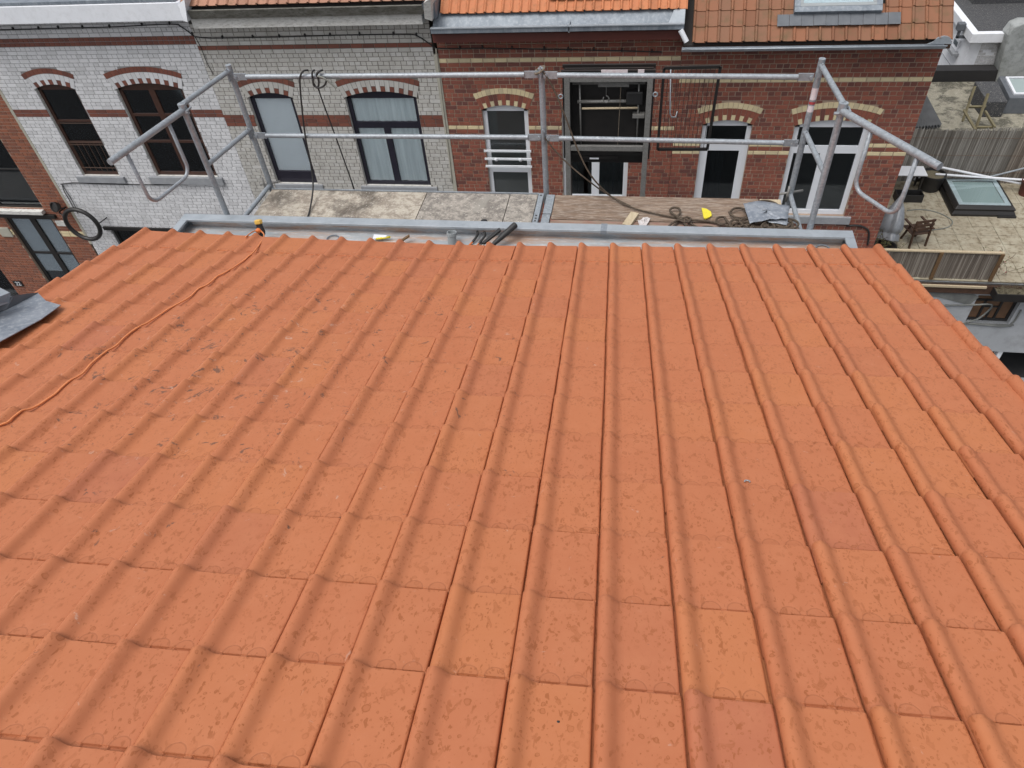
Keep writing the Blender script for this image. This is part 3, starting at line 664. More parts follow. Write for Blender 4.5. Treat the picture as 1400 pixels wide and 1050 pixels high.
# pincers
pc = thing('pincers', onZ(652, 332, FZ), 'rusty pincers with two curved black handles lying in the gutter', 'pliers')
for q, nm in (([(646, 331), (650, 326), (653, 320), (652, 316)], 'handle'), ([(655, 333), (659, 328), (663, 322), (662, 317)], 'handle')):
    P_ = [onZ(x, y, FZ+0.014+0.012*i) for i, (x, y) in enumerate(q)]
    h = MB().tube(spline(P_, 4), [0.008]+[0.011]*12, 8).build(nm, 'black_rubber', pc, smooth=True)
    MB().tube([P_[0]+Vector((-0.02, -0.035, -0.004)), P_[0]], 0.007, 8).build('sleeve', 'orange_plastic', h, smooth=True)
c = onZ(650, 335, FZ+0.012)
MB().tube(spline([c+Vector((-0.035, 0.0, 0)), c+Vector((-0.01, -0.012, 0)), c+Vector((0.03, -0.008, 0)), c+Vector((0.07, 0.0, 0))], 4), 0.008, 8).build('jaw', 'rusty', pc, smooth=True)
# pipe offcut
c = onZ(618, 327, GZb+0.05); axp = Vector((0.04, 0.18, 0.98)).normalized()
MB_ = MB(); n = 20
prof = [(0.036, -0.05), (0.036, 0.03), (0.040, 0.034), (0.040, 0.062), (0.033, 0.062), (0.031, 0.0), (0.030, -0.05)]
tag(MB_.lathe(c, prof, n, axp).build('pipe_offcut', 'grey_pvc', smooth=True, angle=40), 'short grey plastic pipe socket standing in the gutter', 'pipe')
c2 = c + axp*0.0
tag(MB().lathe(c-axp*0.03, [(0.022, 0), (0.022, 0.055), (0.014, 0.058), (0.013, 0.0)], 14, axp).build('pipe_plug', 'black_rubber', smooth=True, angle=40), 'dark rubber plug sitting inside the short grey pipe', 'plug')
# sealant tube, stick
a = onZ(514, 326, FZ+0.02); b = onZ(530, 322, FZ+0.03)
st = thing('sealant_tube', a, 'crumpled white and yellow tube dropped in the gutter', 'tube')
MB().prism([a+Vector((-0.03, 0.045, 0)), a+Vector((-0.02, -0.02, 0)), b+Vector((0.0, -0.035, 0)), b+Vector((0.0, -0.01, 0))], (0, 0, 0.012)).build('body', 'white_upvc', st, bevel=0.003)
MB().tube([a+Vector((0.01, -0.02, 0.01)), b+Vector((0.03, -0.02, 0.0))], 0.009, 8).build('nozzle', 'yellow_bright', st, smooth=True)
a = onZ(546, 331, FZ+0.02); b = onZ(560, 322, GZt-0.03)
tag(MB().obox((a+b)/2, (b-a)/2, (b-a).cross(Vector((0, 0, 1))).normalized()*0.012, (0, 0, 0.008)).build('wood_wedge', 'post_brown', bevel=0.002), 'small brown wooden wedge in the gutter beside the white tube', 'wedge')
c = onZ(662, 306, DZ+0.004)
tag(MB().lathe(c, [(0.03, 0), (0.034, 0.01), (0.028, 0.03), (0.01, 0.036)], 12).build('rubber_disc', 'black_rubber', smooth=True), 'flat black rubber disc on the speckled deck panel', 'disc')
# wood offcut, film, yellow piece, lead sheet
z = DZ+0.012
a, b = onZ(856, 309, z), onZ(868, 292, z); sd_ = (b-a).cross(Vector((0, 0, 1))).normalized()
tag(MB().obox((a+b)/2, (b-a)/2, sd_*0.035, (0, 0, 0.014)).build('wood_offcut', 'pale_wood', bevel=0.003), 'short pale wooden batten offcut lying across the deck boards', 'offcut')
def crumple(poly, z, amp, k=5):
    c = sum((Vector(p) for p in poly), Vector())/len(poly); V = []; F = []
    n = len(poly); rings = 4
    for i in range(rings+1):
        for j in range(n*k):
            a_ = poly[(j//k) % n]; b_ = poly[(j//k+1) % n]; e = Vector(a_).lerp(Vector(b_), (j % k)/k)
            p = c.lerp(e, i/rings); p.z += random.uniform(0, amp)*(1 if i else 2); V.append(p)
    m_ = n*k
    for i in range(rings):
        for j in range(m_): F.append((i*m_+j, i*m_+(j+1) % m_, (i+1)*m_+(j+1) % m_, (i+1)*m_+j))
    return MB().add(V, F)
pl = [onZ(x, y, DZ+0.008) for x, y in ((872, 303), (884, 297), (889, 300), (884, 310), (874, 312))]
o = crumple(pl, DZ, 0.02).build('plastic_scrap', 'plastic_film', smooth=True); tag(o, 'crumpled scrap of clear plastic film on the wooden deck boards', 'scrap')
yl = [onZ(x, y, DZ+0.01) for x, y in ((959, 285.5), (966, 287), (972, 291), (973, 296), (969, 298.5), (965, 300), (962, 299))]
tag(MB().prism(yl[::-1], (0, 0, 0.012)).build('yellow_wedge', 'yellow_bright', bevel=0.002), 'bright yellow rounded plastic piece lying on the deck boards', 'plastic piece')
ls = [onZ(x, y, DZ+0.075) for x, y in ((1016, 279), (1040, 276), (1079, 283), (1077, 300), (1052, 301), (1025, 306))]
lo = crumple(ls, 0, 0.016, 6)
o = lo.build('lead_sheet', 'lead', smooth=True); o.modifiers.new('thickness', 'SOLIDIFY').thickness = 0.004
tag(o, 'crumpled square of grey lead sheet lying on the rope pile', 'lead sheet')
ls2 = [onZ(x, y, DZ+0.055) for x, y in ((1048, 298), (1078, 296), (1076, 308), (1050, 304))]
o = crumple(ls2, 0, 0.008, 4).build('lead_strip', 'lead', smooth=True); o.modifiers.new('thickness', 'SOLIDIFY').thickness = 0.004
tag(o, 'narrow strip of lead poking out under the lead sheet', 'lead strip')
# rope: runs from the middle post to a knot and a pile of loops
rp = thing('rope', onZ(930, 300, DZ), 'dark hemp rope tied to the middle post and piled up in loops on the deck', 'rope')
top = Vector((XP[1]+0.02, YF-0.045, -2.26))
hang = [top, onY(757, 122, 5.50), onY(775, 165, 5.47), onY(790, 205, 5.44), onY(808, 240, 5.40), onZ(835, 268, DZ+0.05), onZ(865, 284, DZ+0.02), onZ(900, 293, DZ+0.015), onZ(932, 299, DZ+0.02)]
hang2 = [Vector((XP[1]+0.015, YF-0.05, -2.80)), onY(758, 205, 5.50), onY(780, 227, 5.46), onY(803, 246, 5.42), onZ(828, 264, DZ+0.04), onZ(862, 282, DZ+0.014)]
MB().tube(spline(hang, 6), 0.0068, 8).build('rope_strand', 'rope', rp, smooth=True)
MB().tube(spline(hang2, 6), 0.0062, 8).build('rope_strand', 'rope', rp, smooth=True)
MB().tube([top+Vector((-0.03, 0.03+0.05*math.cos(t), 0.02*math.sin(t)+0.0)) + Vector((0.04*math.sin(t), 0, 0)) for t in [i*0.5 for i in range(13)]], 0.009, 6).build('rope_strand', 'rope_pale', rp, smooth=True)
def pxloop(P_, z0=0.012, zz=0.012, r=0.0095, mt='rope'):
    MB().tube(spline([onZ(x, y, DZ+z0+zz*abs(math.sin(i*1.7))) for i, (x, y) in enumerate(P_)], 5), r, 8).build('rope_strand', mt, rp, smooth=True)
pxloop([(932, 299), (922, 294), (916, 288), (920, 284), (928, 285), (930, 291), (926, 297), (934, 301)], 0.02, 0.02)
pxloop([(930, 300), (938, 297), (944, 299), (942, 303), (934, 303), (927, 301), (918, 306), (912, 312)], 0.02, 0.02)
pxloop([(936, 301), (950, 301), (970, 303), (990, 307), (1003, 312)], 0.014, 0.008)
pxloop([(934, 303), (938, 309), (944, 314)]); pxloop([(928, 302), (921, 309), (919, 315)]); pxloop([(940, 303), (950, 309), (958, 314)])
pxloop([(956, 313), (964, 310), (974, 311), (980, 315)]); pxloop([(912, 312), (905, 314), (900, 317)])
pxloop([(998, 290), (1004, 285), (1014, 285), (1022, 290), (1020, 297), (1008, 298), (1000, 294), (997, 290)], 0.02, 0.02)
pxloop([(1030, 280), (1040, 275), (1052, 275), (1062, 279)], 0.03, 0.02)
pxloop([(979, 303), (981, 298), (990, 297), (994, 302), (1000, 309), (1006, 315)], 0.02, 0.02)
pxloop([(979, 303), (985, 307), (992, 306)], 0.02)
rr = random.Random(4)
for i in range(17):
    cx, cy = rr.uniform(1004, 1078), rr.uniform(302, 313); w_ = rr.uniform(7, 15); h_ = rr.uniform(4, 7.5); t0 = rr.uniform(0, 6)
    pxloop([(cx+w_*math.cos(t0+k*0.8), cy+h_*math.sin(t0+k*0.8)+rr.uniform(-1, 1)) for k in range(rr.choice((6, 7, 8)))], 0.012+rr.uniform(0, 0.03), 0.02)
# black cable knotted on the rail
bc = thing('cable', (-2.85, 5.5, DZ), 'black rubber cable knotted round the upper guardrail and hanging down', 'cable')
ry, rz = YF-0.035, -2.285
def pc_(px, py, d=-0.03): return onY(px, py, ry+d)
MB().tube(spline([onY(421, 96, ry+0.02), pc_(415, 97, -0.02), pc_(411, 103), pc_(410, 113), pc_(413, 150), pc_(418, 190), pc_(425, 225), onZ(428, 255, DZ+0.10)+Vector((0, 0, 0.0)), onZ(424, 285, DZ+0.02), onZ(419, 301, DZ+0.012)], 6), 0.0075, 8).build('cable_run', 'black_rubber', bc, smooth=True)
MB().tube(spline([onY(430, 96, ry+0.01), pc_(427, 98), pc_(427, 106), pc_(429, 115), pc_(434, 120), pc_(436, 113), pc_(434, 104), pc_(434, 99), onY(440, 96, ry+0.02)], 5), 0.0078, 8).build('cable_loop', 'black_rubber', bc, smooth=True)
MB().tube(spline([onY(441, 96, ry+0.01), pc_(436, 98), pc_(433, 104), pc_(440, 105, -0.045), pc_(446, 108, -0.045), pc_(444, 116, -0.04), pc_(437, 120, -0.04), pc_(429, 117, -0.04), pc_(428, 108, -0.04)], 5), 0.0078, 8).build('cable_loop', 'black_rubber', bc, smooth=True)
MB().tube(spline([pc_(434, 104, -0.055), pc_(443, 107, -0.055), pc_(452, 114, -0.05), pc_(460, 121, -0.05)], 5), 0.0085, 8).build('cable_loop', 'hose_grey', bc, smooth=True)
MB().tube(spline([pc_(434, 118, -0.03), pc_(443, 144, 0.0), pc_(460, 190, 0.05), pc_(475, 232, 0.08), pc_(484, 258, 0.10), pc_(492, 285, 0.10), pc_(500, 320, 0.10)], 5), 0.0062, 8).build('cable_run', 'black_rubber', bc, smooth=True)
# specks on the tiles
u, s = U(1021, 660, 0.004); p = roof_pt(u, s, 0.012)
tag(MB().tube(spline([p+EU*-0.010+ES*0.004, p+EU*-0.006-ES*0.004, p+EU*0.002+ES*0.002+EN*0.004, p+EU*0.008-ES*0.003, p+EU*0.010+ES*0.005], 4), 0.0028, 6).build('bent_staple', 'galvanised', smooth=True), 'tiny bent metal clip lying on a roof tile', 'clip')
u, s = U(763, 989, 0.004); p = roof_pt(u, s, 0.009)
tag(MB().lathe(p, [(0.003, -0.004), (0.0045, 0), (0.003, 0.005)], 8, EU+EN*0.4).build('rubber_crumb', 'black_rubber', smooth=True), 'small black rubber crumb lying on a roof tile', 'crumb')
u, s = U(803, 507, 0.004); p = roof_pt(u, s, 0.009)
tag(MB().tube([p, p+EU*0.012+ES*-0.012], 0.003, 6).build('wood_chip', 'timber_dark'), 'short dark wood chip lying on a far roof tile', 'chip')

# ------------------------------------------------------------------ houses across the street
D = 13.5
BR = {}
def brick_inst(house, w, h, x, z, mat):
    k = (round(w, 4), round(h, 4), mat)
    if k not in BR:
        BR[k] = MB().brick(-w/2, w/2, -h/2, h/2, 0, 0.012, 0.5).mesh('brick', (0, 0, 0), mat+'_single')
    return inst('brick', BR[k], Matrix.Translation((x, D, z)), house)
def px_of(p):
    z = p.dot(CF); return 700+FPX*p.dot(CR)/z, 525+FPX*p.dot(CD)/z
def arch_geo(o):
    a = (o['x1']-o['x0'])/2; h = o['rise']; Rr = (a*a+h*h)/(2*h)
    return (o['x0']+o['x1'])/2, o['zs']+h-Rr, Rr, math.asin(a/Rr)
RING1, RING2 = 0.235, 0.115
def facade(house, x0, x1, ztop, zbot, mat, mortar, ops, bands, ch=0.084, bl=0.235, limit=285, vis=None, depth=8.0, holes=(), jt=0.004):
    allop = list(ops)+list(holes)
    # mortar sheet with openings, closed house body behind it
    xs = sorted({x0, x1} | {o['x0'] for o in allop} | {o['x1'] for o in allop}); zt = {zbot, ztop}
    for o in allop: zt |= {o['z0'], o['zs']+o.get('rise', 0)}
    zs = sorted(zt); y = D+0.010; mb = MB()
    for xa, xb in zip(xs, xs[1:]):
        for za, zb in zip(zs, zs[1:]):
            cx, cz = (xa+xb)/2, (za+zb)/2
            if any(o['x0'] < cx < o['x1'] and o['z0'] < cz < o['zs']+o.get('rise', 0) for o in allop): continue
            mb.add([(xa, y, za), (xb, y, za), (xb, y, zb), (xa, y, zb)], [(0, 1, 2, 3)])
    yb = D+depth
    mb.add([(x0,y,zbot),(x0,yb,zbot),(x0,yb,ztop),(x0,y,ztop)], [(0,1,2,3)]).add([(x1,y,zbot),(x1,yb,zbot),(x1,yb,ztop),(x1,y,ztop)], [(3,2,1,0)])
    mb.add([(x0,yb,zbot),(x1,yb,zbot),(x1,yb,ztop),(x0,yb,ztop)], [(0,1,2,3)]).add([(x0,y,ztop),(x1,y,ztop),(x1,yb,ztop),(x0,yb,ztop)], [(0,1,2,3)])
    mb.build('wall', mortar, house)
    ib = MB()
    ib.add([(x0+0.02,D+2.2,zbot),(x1-0.02,D+2.2,zbot),(x1-0.02,D+2.2,ztop-0.02),(x0+0.02,D+2.2,ztop-0.02)], [(0,1,2,3)])
    for o in allop:
        e = 0.02; a_, b_, c_, d_ = o['x0']-0.3, o['x1']+0.3, o['z0']-0.5, o['zs']+0.5
    ib.build('partition', 'interior', house)
    for o in allop:
        rv = MB(); a_, b_, c_, d_ = o['x0'], o['x1'], o['z0'], o['zs']+o.get('rise', 0)
        yy = D+0.26
        rv.add([(a_,y,c_),(a_,yy,c_),(a_,yy,d_),(a_,y,d_)], [(3,2,1,0)]).add([(b_,y,c_),(b_,yy,c_),(b_,yy,d_),(b_,y,d_)], [(0,1,2,3)])
        rv.add([(a_,y,c_),(b_,y,c_),(b_,yy,c_),(a_,yy,c_)], [(0,1,2,3)]).add([(a_,y,d_),(b_,y,d_),(b_,yy,d_),(a_,yy,d_)], [(3,2,1,0)])
        rv.build('reveal', o.get('reveal', mortar), house)
    # arches: each voussoir its own piece
    used = 0
    for o in ops:
        if not o.get('n'): continue
        xc, zc, Rr, am = arch_geo(o); am *= 1.03
        def vous(t0, t1, r0, r1, m_):
            g_ = 0.004; P_ = []
            for (t, r_) in ((t0, r0), (t1, r0), (t1, r1), (t0, r1)):
                tt = t + (g_/r_ if t == t0 else -g_/r_); rr_ = r_ + (g_ if r_ == r0 else -g_)
                P_.append((xc+rr_*math.sin(tt), D-0.004, zc+rr_*math.cos(tt)))
            MB().prism(P_, (0, 0.016, 0)).build('brick', m_+'_single', house)
        n = o['n']
        for i in range(n):
            t0 = -am+2*am*i/n; t1 = -am+2*am*(i+1)/n
            if i % 2 == 0: vous(t0, t1, Rr, Rr+RING1, o['full']); used += 1
            else:
                hm_ = RING1*0.46
                vous(t0, t1, Rr, Rr+hm_, o['alt']); vous(t0, t1, Rr+hm_, Rr+RING1, o['full']); used += 2
        n = o['nout']
        for i in range(n):
            vous(-am+2*am*i/n, -am+2*am*(i+1)/n, Rr+RING1, Rr+RING1+RING2, o['outer']); used += 1
        bk = [(xc+(Rr+0.001)*math.sin(t), D+0.004, zc+(Rr+0.001)*math.cos(t)) for t in [-am+2*am*i/16 for i in range(17)]]
        bo = [(xc+(Rr+RING1+RING2)*math.sin(t), D+0.004, zc+(Rr+RING1+RING2)*math.cos(t)) for t in [-am+2*am*i/16 for i in range(17)]]
        MB().add(bk+bo, [(i, i+1, i+18, i+17) for i in range(16)]).build('arch_mortar', o.get('amortar', mortar), house)
    cand = []; i = 0; z1 = ztop
    while z1-ch > zbot:
        z0 = z1-ch; zc_ = (z0+z1)/2; bm, style = mat, None
        for (bt, bb, m_, st_) in bands:
            if bb-0.01 < zc_ < bt+0.01: bm, style = m_, st_
        hdr = (i % 2 == 1) if style is None else style == 'h'
        step = bl/2 if hdr else bl
        cuts = []
        for o in allop:
            if o['z0']-0.10*(1 if o in ops else 0) < zc_ < o['zs']: cuts.append((o['x0'], o['x1']))
            elif o.get('rise') and zc_ >= o['zs']:
                xc, zcc, Rr, am = arch_geo(o); am *= 1.03; Ro = Rr+(RING1+RING2 if o.get('n') else 0)
                dz = zc_-zcc
                if dz < Ro: 
                    hx = min(math.sqrt(Ro*Ro-dz*dz), dz*math.tan(am)); cuts.append((xc-hx, xc+hx))
        xx = x0 - (bl/4 if i % 4 in (1, 2) else 0) - random.uniform(0, 0.02)
        while xx < x1:
            segs = [(max(xx+jt, x0), min(xx+step-jt, x1))]
            for ca, cb in cuts:
                ns = []
                for a_, b_ in segs:
                    if cb <= a_ or ca >= b_: ns.append((a_, b_))
                    else:
                        if ca-a_ > 0.03: ns.append((a_, ca-0.004))
                        if b_-cb > 0.03: ns.append((cb+0.004, b_))
                segs = ns
            for a_, b_ in segs:
                if b_-a_ > 0.025:
                    full = abs((b_-a_)-(step-2*jt)) < 1e-6
                    cand.append((a_, b_, z0+jt, z1-jt, bm, full))
            xx += step
        z1 = z0; i += 1
    def score(c_):
        p = Vector(((c_[0]+c_[1])/2, D, (c_[2]+c_[3])/2)); x, y_ = px_of(p)
        if not c_[5] or not (0 < x < 1400 and 0 < y_ < 1050): return 0
        if vis and not vis(x, y_): return 0
        return (c_[1]-c_[0])*(2 if c_[4] != mat else 1)/p.length
    sc_ = sorted(range(len(cand)), key=lambda k_: -score(cand[k_])); ind = set(k_ for k_ in sc_[:max(0, limit-used)] if score(cand[k_]) > 0)
    groups = {}
    for k_, (a_, b_, za, zb, m_, f_) in enumerate(cand):
        if k_ in ind: brick_inst(house, b_-a_, zb-za, (a_+b_)/2, (za+zb)/2, m_)
        else:
            groups.setdefault(m_, MB()).brick(a_, b_, za, zb, D+random.uniform(-0.001, 0.002), D+0.012, random.random())
    for m_, mb in groups.items():
        mb.build('brickwork', m_, house, tones=True)['kind'] = 'stuff'

def window(house, o, frame, glass, bars=(), panes=(), back=None, inset=0.07, fw=0.07, sill=None, name='window', sillmat='stone_sill', cell=None):
    # bars and panes are rectangles (x0, x1, z0, z1) in metres from the lower left corner of the opening
    x0, x1, zs, z0 = o['x0'], o['x1'], o['zs'], o['z0']; yf = D+inset; dp = 0.06
    W_, H_ = x1-x0, zs-z0
    fr = MB().box(x0, x0+fw, yf, yf+dp, z0, zs).box(x1-fw, x1, yf, yf+dp, z0, zs).box(x0+fw, x1-fw, yf, yf+dp, z0, z0+fw)
    if o.get('rise'):
        xc, zc, Rr, am = arch_geo(o); Rr -= 0.002
        P_ = [(xc+Rr*math.sin(t), yf, zc+Rr*math.cos(t)) for t in [-am+2*am*i/14 for i in range(15)]]
        fr.prism(P_+[(x1, yf, zs-fw*0.6), (x0, yf, zs-fw*0.6)], (0, dp, 0))
    else: fr.box(x0+fw, x1-fw, yf, yf+dp, zs-fw, zs)
    for (a, b, c, d) in bars: fr.box(x0+a, x0+b, yf+0.004, yf+dp-0.004, z0+c, z0+d)
    wn = fr.build(name, frame, house, bevel=0.004)
    for (a, b, c, d) in (panes or [(fw, W_-fw, fw, H_-fw*0.6)]):
        MB().box(x0+a, x0+b, yf+0.025, yf+0.032, z0+c, z0+d).build('pane', glass, wn)
    if back:
        for (a, b, c, d, mt) in back:
            n = 40; V = []
            for i in range(n+1):
                xx = x0+a+(b-a)*i/n; yy = yf+0.046+(0.007*math.sin(i*1.35)+0.006*math.sin(i*0.6) if mt.startswith('curtain') else 0)
                V += [(xx, yy, z0+c), (xx, yy, z0+d)]
            MB().add(V, [(2*i, 2*i+2, 2*i+3, 2*i+1) for i in range(n)]).build('curtain' if mt.startswith('curtain') else 'blind', mt, wn, smooth=mt.startswith('curtain'))
    if sill:
        a, b, h_, pr = sill
        MB().box(x0-a, x1+b, D-pr, D+inset+0.02, z0-h_, z0-0.001).build('sill', sillmat, wn, bevel=0.006)
    return wn

def prof_old(w, hgt=0.028):
    return [(0.0, -0.008), (0.002, 0.008), (0.012, hgt*0.85), (0.024, hgt), (0.036, hgt*0.85), (0.048, 0.008), (0.056, 0.0), (w*0.6, -0.003), (w-0.006, 0.0), (w, -0.006), (w+0.02, -0.012)]
def roof_rows(house, x0, x1, ye, ze, pitch, w, gauge, rows, mat, skip=None, zend=None):
    n = round((x1-x0)/w); w = (x1-x0)/n
    me = tile_mesh('roof_tile', w, gauge*1.25, lambda q: prof_old(w), 0.014, 0.014, gauge, mat)
    ax = Vector((1, 0, 0)); ay = Vector((0, math.cos(pitch), math.sin(pitch))); az = ax.cross(ay)
    for r in range(rows):
        for c in range(n):
            if skip and skip(c, r): continue
            p = Vector((x0+c*w, ye, ze)) + ay*(r*gauge+random.uniform(-0.004, 0.004)) + az*(0.03+random.uniform(0, 0.003))
            rt = random.gauss(0, 0.008); ax2 = (ax+ay*rt).normalized(); ay2 = az.cross(ax2)
            inst('roof_tile', me, Matrix(((ax2.x, ay2.x, az.x, p.x), (ax2.y, ay2.y, az.y, p.y), (ax2.z, ay2.z, az.z, p.z), (0, 0, 0, 1))), house)
    L = max(rows*gauge, 3.2)
    return w, n, ax, ay, az
def roof_body(house, x0, x1, ye, ze, pitch, mat, run=4.2):
    rise = run*math.tan(pitch); yb = ye+2*run
    MB().add([(x0,ye,ze-0.05),(x1,ye,ze-0.05),(x1,ye+run,ze+rise-0.05),(x0,ye+run,ze+rise-0.05),(x0,yb,ze-0.05),(x1,yb,ze-0.05)],
             [(0,1,2,3),(3,2,5,4),(0,3,4),(1,5,2),(0,4,5,1)]).build('roof_slab', mat, house)
def cable(house, pts, r=0.011, mat='black_rubber', clip=0):
    o = MB().tube(spline(pts, 4), r, 6).build('cable', mat, house, smooth=True)
    if clip:
        P_ = spline(pts, 4)
        n = 0; acc = 0
        for a, b in zip(P_, P_[1:]):
            acc += (b-a).length
            if acc > clip: acc = 0; MB().box(b.x-0.012, b.x+0.012, b.y-0.016, b.y+0.03, b.z-0.012, b.z+0.045).build('clip', mat, o)
def FP(px, py, y=D-0.02): return onY(px, py, y)
deck_vis = lambda x, y: y < 258 or x < 215

# --- white glazed-brick house
hw = thing('brick_house', (-11.4, D, GZ), 'white glazed brick house with red brick bands and a wide white eaves board', 'house')
AW = dict(full='brick_white', alt='brick_rust', outer='brick_rust', amortar='mortar_grey', reveal='white_old')
W1 = dict(x0=-13.07, x1=-12.10, zs=-5.83, z0=-7.91, rise=0.10, n=11, nout=11, **AW)
W2 = dict(x0=-11.11, x1=-9.565, zs=-5.84, z0=-7.89, rise=0.125, n=17, nout=19, **AW)
shop = dict(x0=-13.15, x1=-11.15, zs=-9.40, z0=-11.9)
facade(hw, -13.94, -8.84, -4.36, GZ+0.12, 'brick_white', 'mortar_grey', [W1, W2], [(-4.83, -4.92, 'brick_rust', 'h'), (-6.27, -6.45, 'brick_rust', 's')], vis=deck_vis, holes=[shop])
w_ = W1['x1']-W1['x0']; h_ = W1['zs']-W1['z0']
wn = window(hw, W1, 'brown_wood', 'glass_dark', bars=[(0.07, w_-0.07, 0.78, 0.84), (0.07, w_-0.07, 1.30, 1.35)], panes=[(0.07, w_-0.07, 0.07, 0.78), (0.07, w_-0.07, 0.84, 1.30), (0.07, w_-0.07, 1.35, 2.03)], sill=(0.17, 0.12, 0.16, 0.06))
gr = MB()
for i in range(6): gr.tube([(W1['x0']+0.12+i*0.145, D+0.04, -7.80), (W1['x0']+0.12+i*0.145, D+0.04, -7.1)], 0.007, 6)
for z in (-6.62, -7.08, -7.14, -7.72): gr.tube([(W1['x0']+0.03, D+0.04, z), (W1['x1']-0.03, D+0.04, z)], 0.009, 6)
gr.build('window_grille', 'timber_dark', wn)
w_ = W2['x1']-W2['x0']
window(hw, W2, 'brown_wood', 'glass', bars=[(0.70, 0.84, 0.07, 2.02), (0.07, 0.70, 0.80, 0.86), (0.84, w_-0.07, 0.80, 0.86), (0.07, 0.70, 1.42, 1.48), (0.84, w_-0.07, 1.42, 1.48)],
       panes=[(a, b, c, d) for a, b in ((0.07, 0.70), (0.84, w_-0.07)) for c, d in ((0.07, 0.80), (0.86, 1.42), (1.48, 2.0))], back=[(0.09, 0.24, 0.07, 2.0, 'curtain_net')], sill=(0.20, 0.12, 0.18, 0.06), fw=0.08)
window(hw, shop, 'black_frame', 'glass_dark', bars=[(0.85, 0.93, 0.07, 2.4)], panes=[(0.07, 0.85, 0.07, 2.4), (0.93, 1.93, 0.07, 2.4)], name='shop_window')
B(-13.3, -11.0, D-0.05, D+0.02, -9.42, -9.33).build('lintel', 'black_frame', hw)
k = 13.08/13.5
ev = B(-14.6*k, -8.93*k, 13.08, 13.48, -4.50*k, -4.17*k).build('eaves_board', 'white_paint', hw, bevel=0.008)
MB().prism([(-8.93*k, 13.08, -4.50*k), (-8.93*k, 13.08, -4.08), (-8.68*k, 12.98, -3.96), (-8.80*k, 13.0, -4.36)], (0, 0.4, 0)).build('eaves_return', 'white_paint', ev)
B(-14.6*k, -8.98*k, 13.11, 13.50, -4.16*k, -4.16*k+0.05).build('gutter_lining', 'zinc_dark', hw)
roof_body(hw, -13.94, -8.84, 13.35, -3.96, R(36), 'zinc_dark')
cable(hw, [FP(-10, 41), FP(30, 40), FP(80, 38.5), FP(150, 37), FP(232, 33), FP(248, 37), FP(266, 50)], clip=0.44)
cable(hw, [FP(83, 252), FP(100, 250), FP(130, 251), FP(170, 252), FP(215, 252.5), FP(260, 252), FP(303, 252)], 0.012)
cable(hw, [FP(85, 253), FP(88, 262), FP(94, 272), FP(100, 283), FP(107, 292)], 0.010); cable(hw, [FP(86, 254), FP(91, 262), FP(98, 273), FP(104, 285)], 0.008)

# --- grey brick house
hg = thing('brick_house', (-6.4, D, GZ), 'soiled grey brick house with navy window frames and dark brown bands', 'house')
AG = dict(AW); AG.update(full='brick_grey', amortar='mortar_dirty')
W3 = dict(x0=-8.13, x1=-7.145, zs=-6.03, z0=-8.03, rise=0.10, n=11, nout=11, **AG)
W4 = dict(x0=-5.99, x1=-4.485, zs=-6.03, z0=-8.04, rise=0.12, n=17, nout=18, **AG)
facade(hg, -8.838, -3.99, -4.56, GZ+0.12, 'brick_grey', 'mortar_dirty', [W3, W4], [(-4.98, -5.07, 'brick_rust', 's'), (-6.44, -6.61, 'brick_rust', 's')], vis=deck_vis)
w_ = W3['x1']-W3['x0']
window(hg, W3, 'navy_frame', 'glass_clear', bars=[(0.08, w_-0.08, 0.08, 0.28)], panes=[(0.08, w_-0.08, 0.28, 1.96)], back=[(0.02, w_-0.02, 0.2, 1.98, 'blind_blue')], fw=0.08, sill=(0.05, 0.12, 0.10, 0.04))
w_ = W4['x1']-W4['x0']
window(hg, W4, 'navy_frame', 'glass_clear', bars=[(0.08, w_-0.08, 1.32, 1.46), (0.66, 0.80, 0.08, 1.32)], panes=[(0.08, 0.66, 0.08, 1.32), (0.80, w_-0.08, 0.08, 1.32), (0.08, w_-0.08, 1.46, 1.97)], back=[(0.02, w_-0.02, 0.02, 1.98, 'curtain_net')], fw=0.08, sill=(0.12, 0.14, 0.10, 0.05))
k = 13.1/13.5
B(-8.80*k, -4.12*k, 13.14, 13.50, -4.67*k, -4.47*k).build('cornice_board', 'white_old', hg, bevel=0.01)
gt = MB().prism([(-8.72*k, 13.06, -4.46*k), (-8.72*k, 13.02, -4.30*k), (-8.72*k, 13.05, -4.29*k), (-8.72*k, 13.12, -4.44*k), (-8.72*k, 13.34, -4.40*k), (-8.72*k, 13.40, -4.34*k), (-8.72*k, 13.45, -4.46*k)], ((8.72-4.06)*k, 0, 0)).build('gutter', 'moss_gutter', hg)
MB().prism([(-4.06*k, 13.10, -4.42), (-4.00*k, 12.98, -4.12), (-3.86*k, 12.98, -4.05), (-3.92*k, 13.10, -4.46)], (0, 0.35, 0)).build('gutter_end', 'white_old', gt)
roof_rows(hg, -8.72, -3.92, 13.16, -4.155, R(38), 0.20, 0.30, 4, 'clay_faded'); roof_body(hg, -8.838, -3.99, 13.2, -4.15, R(38), 'membrane')
cable(hg, [FP(267, 50), FP(285, 52), FP(330, 51.5), FP(400, 50), FP(470, 48), FP(555, 47), FP(572, 50), FP(590, 62), FP(597, 67)], clip=0.44)
cable(hg, [FP(267, 51), FP(275, 66), FP(283, 86), FP(292, 102)], 0.007); cable(hg, [FP(596, 66), FP(600, 100), FP(606, 150), FP(613, 205), FP(618, 250)], 0.014, 'render_cream')
B(-3.99, -3.90, D-0.012, D+0.05, -8.4, -5.2).build('joint_strip', 'render_cream', hg)

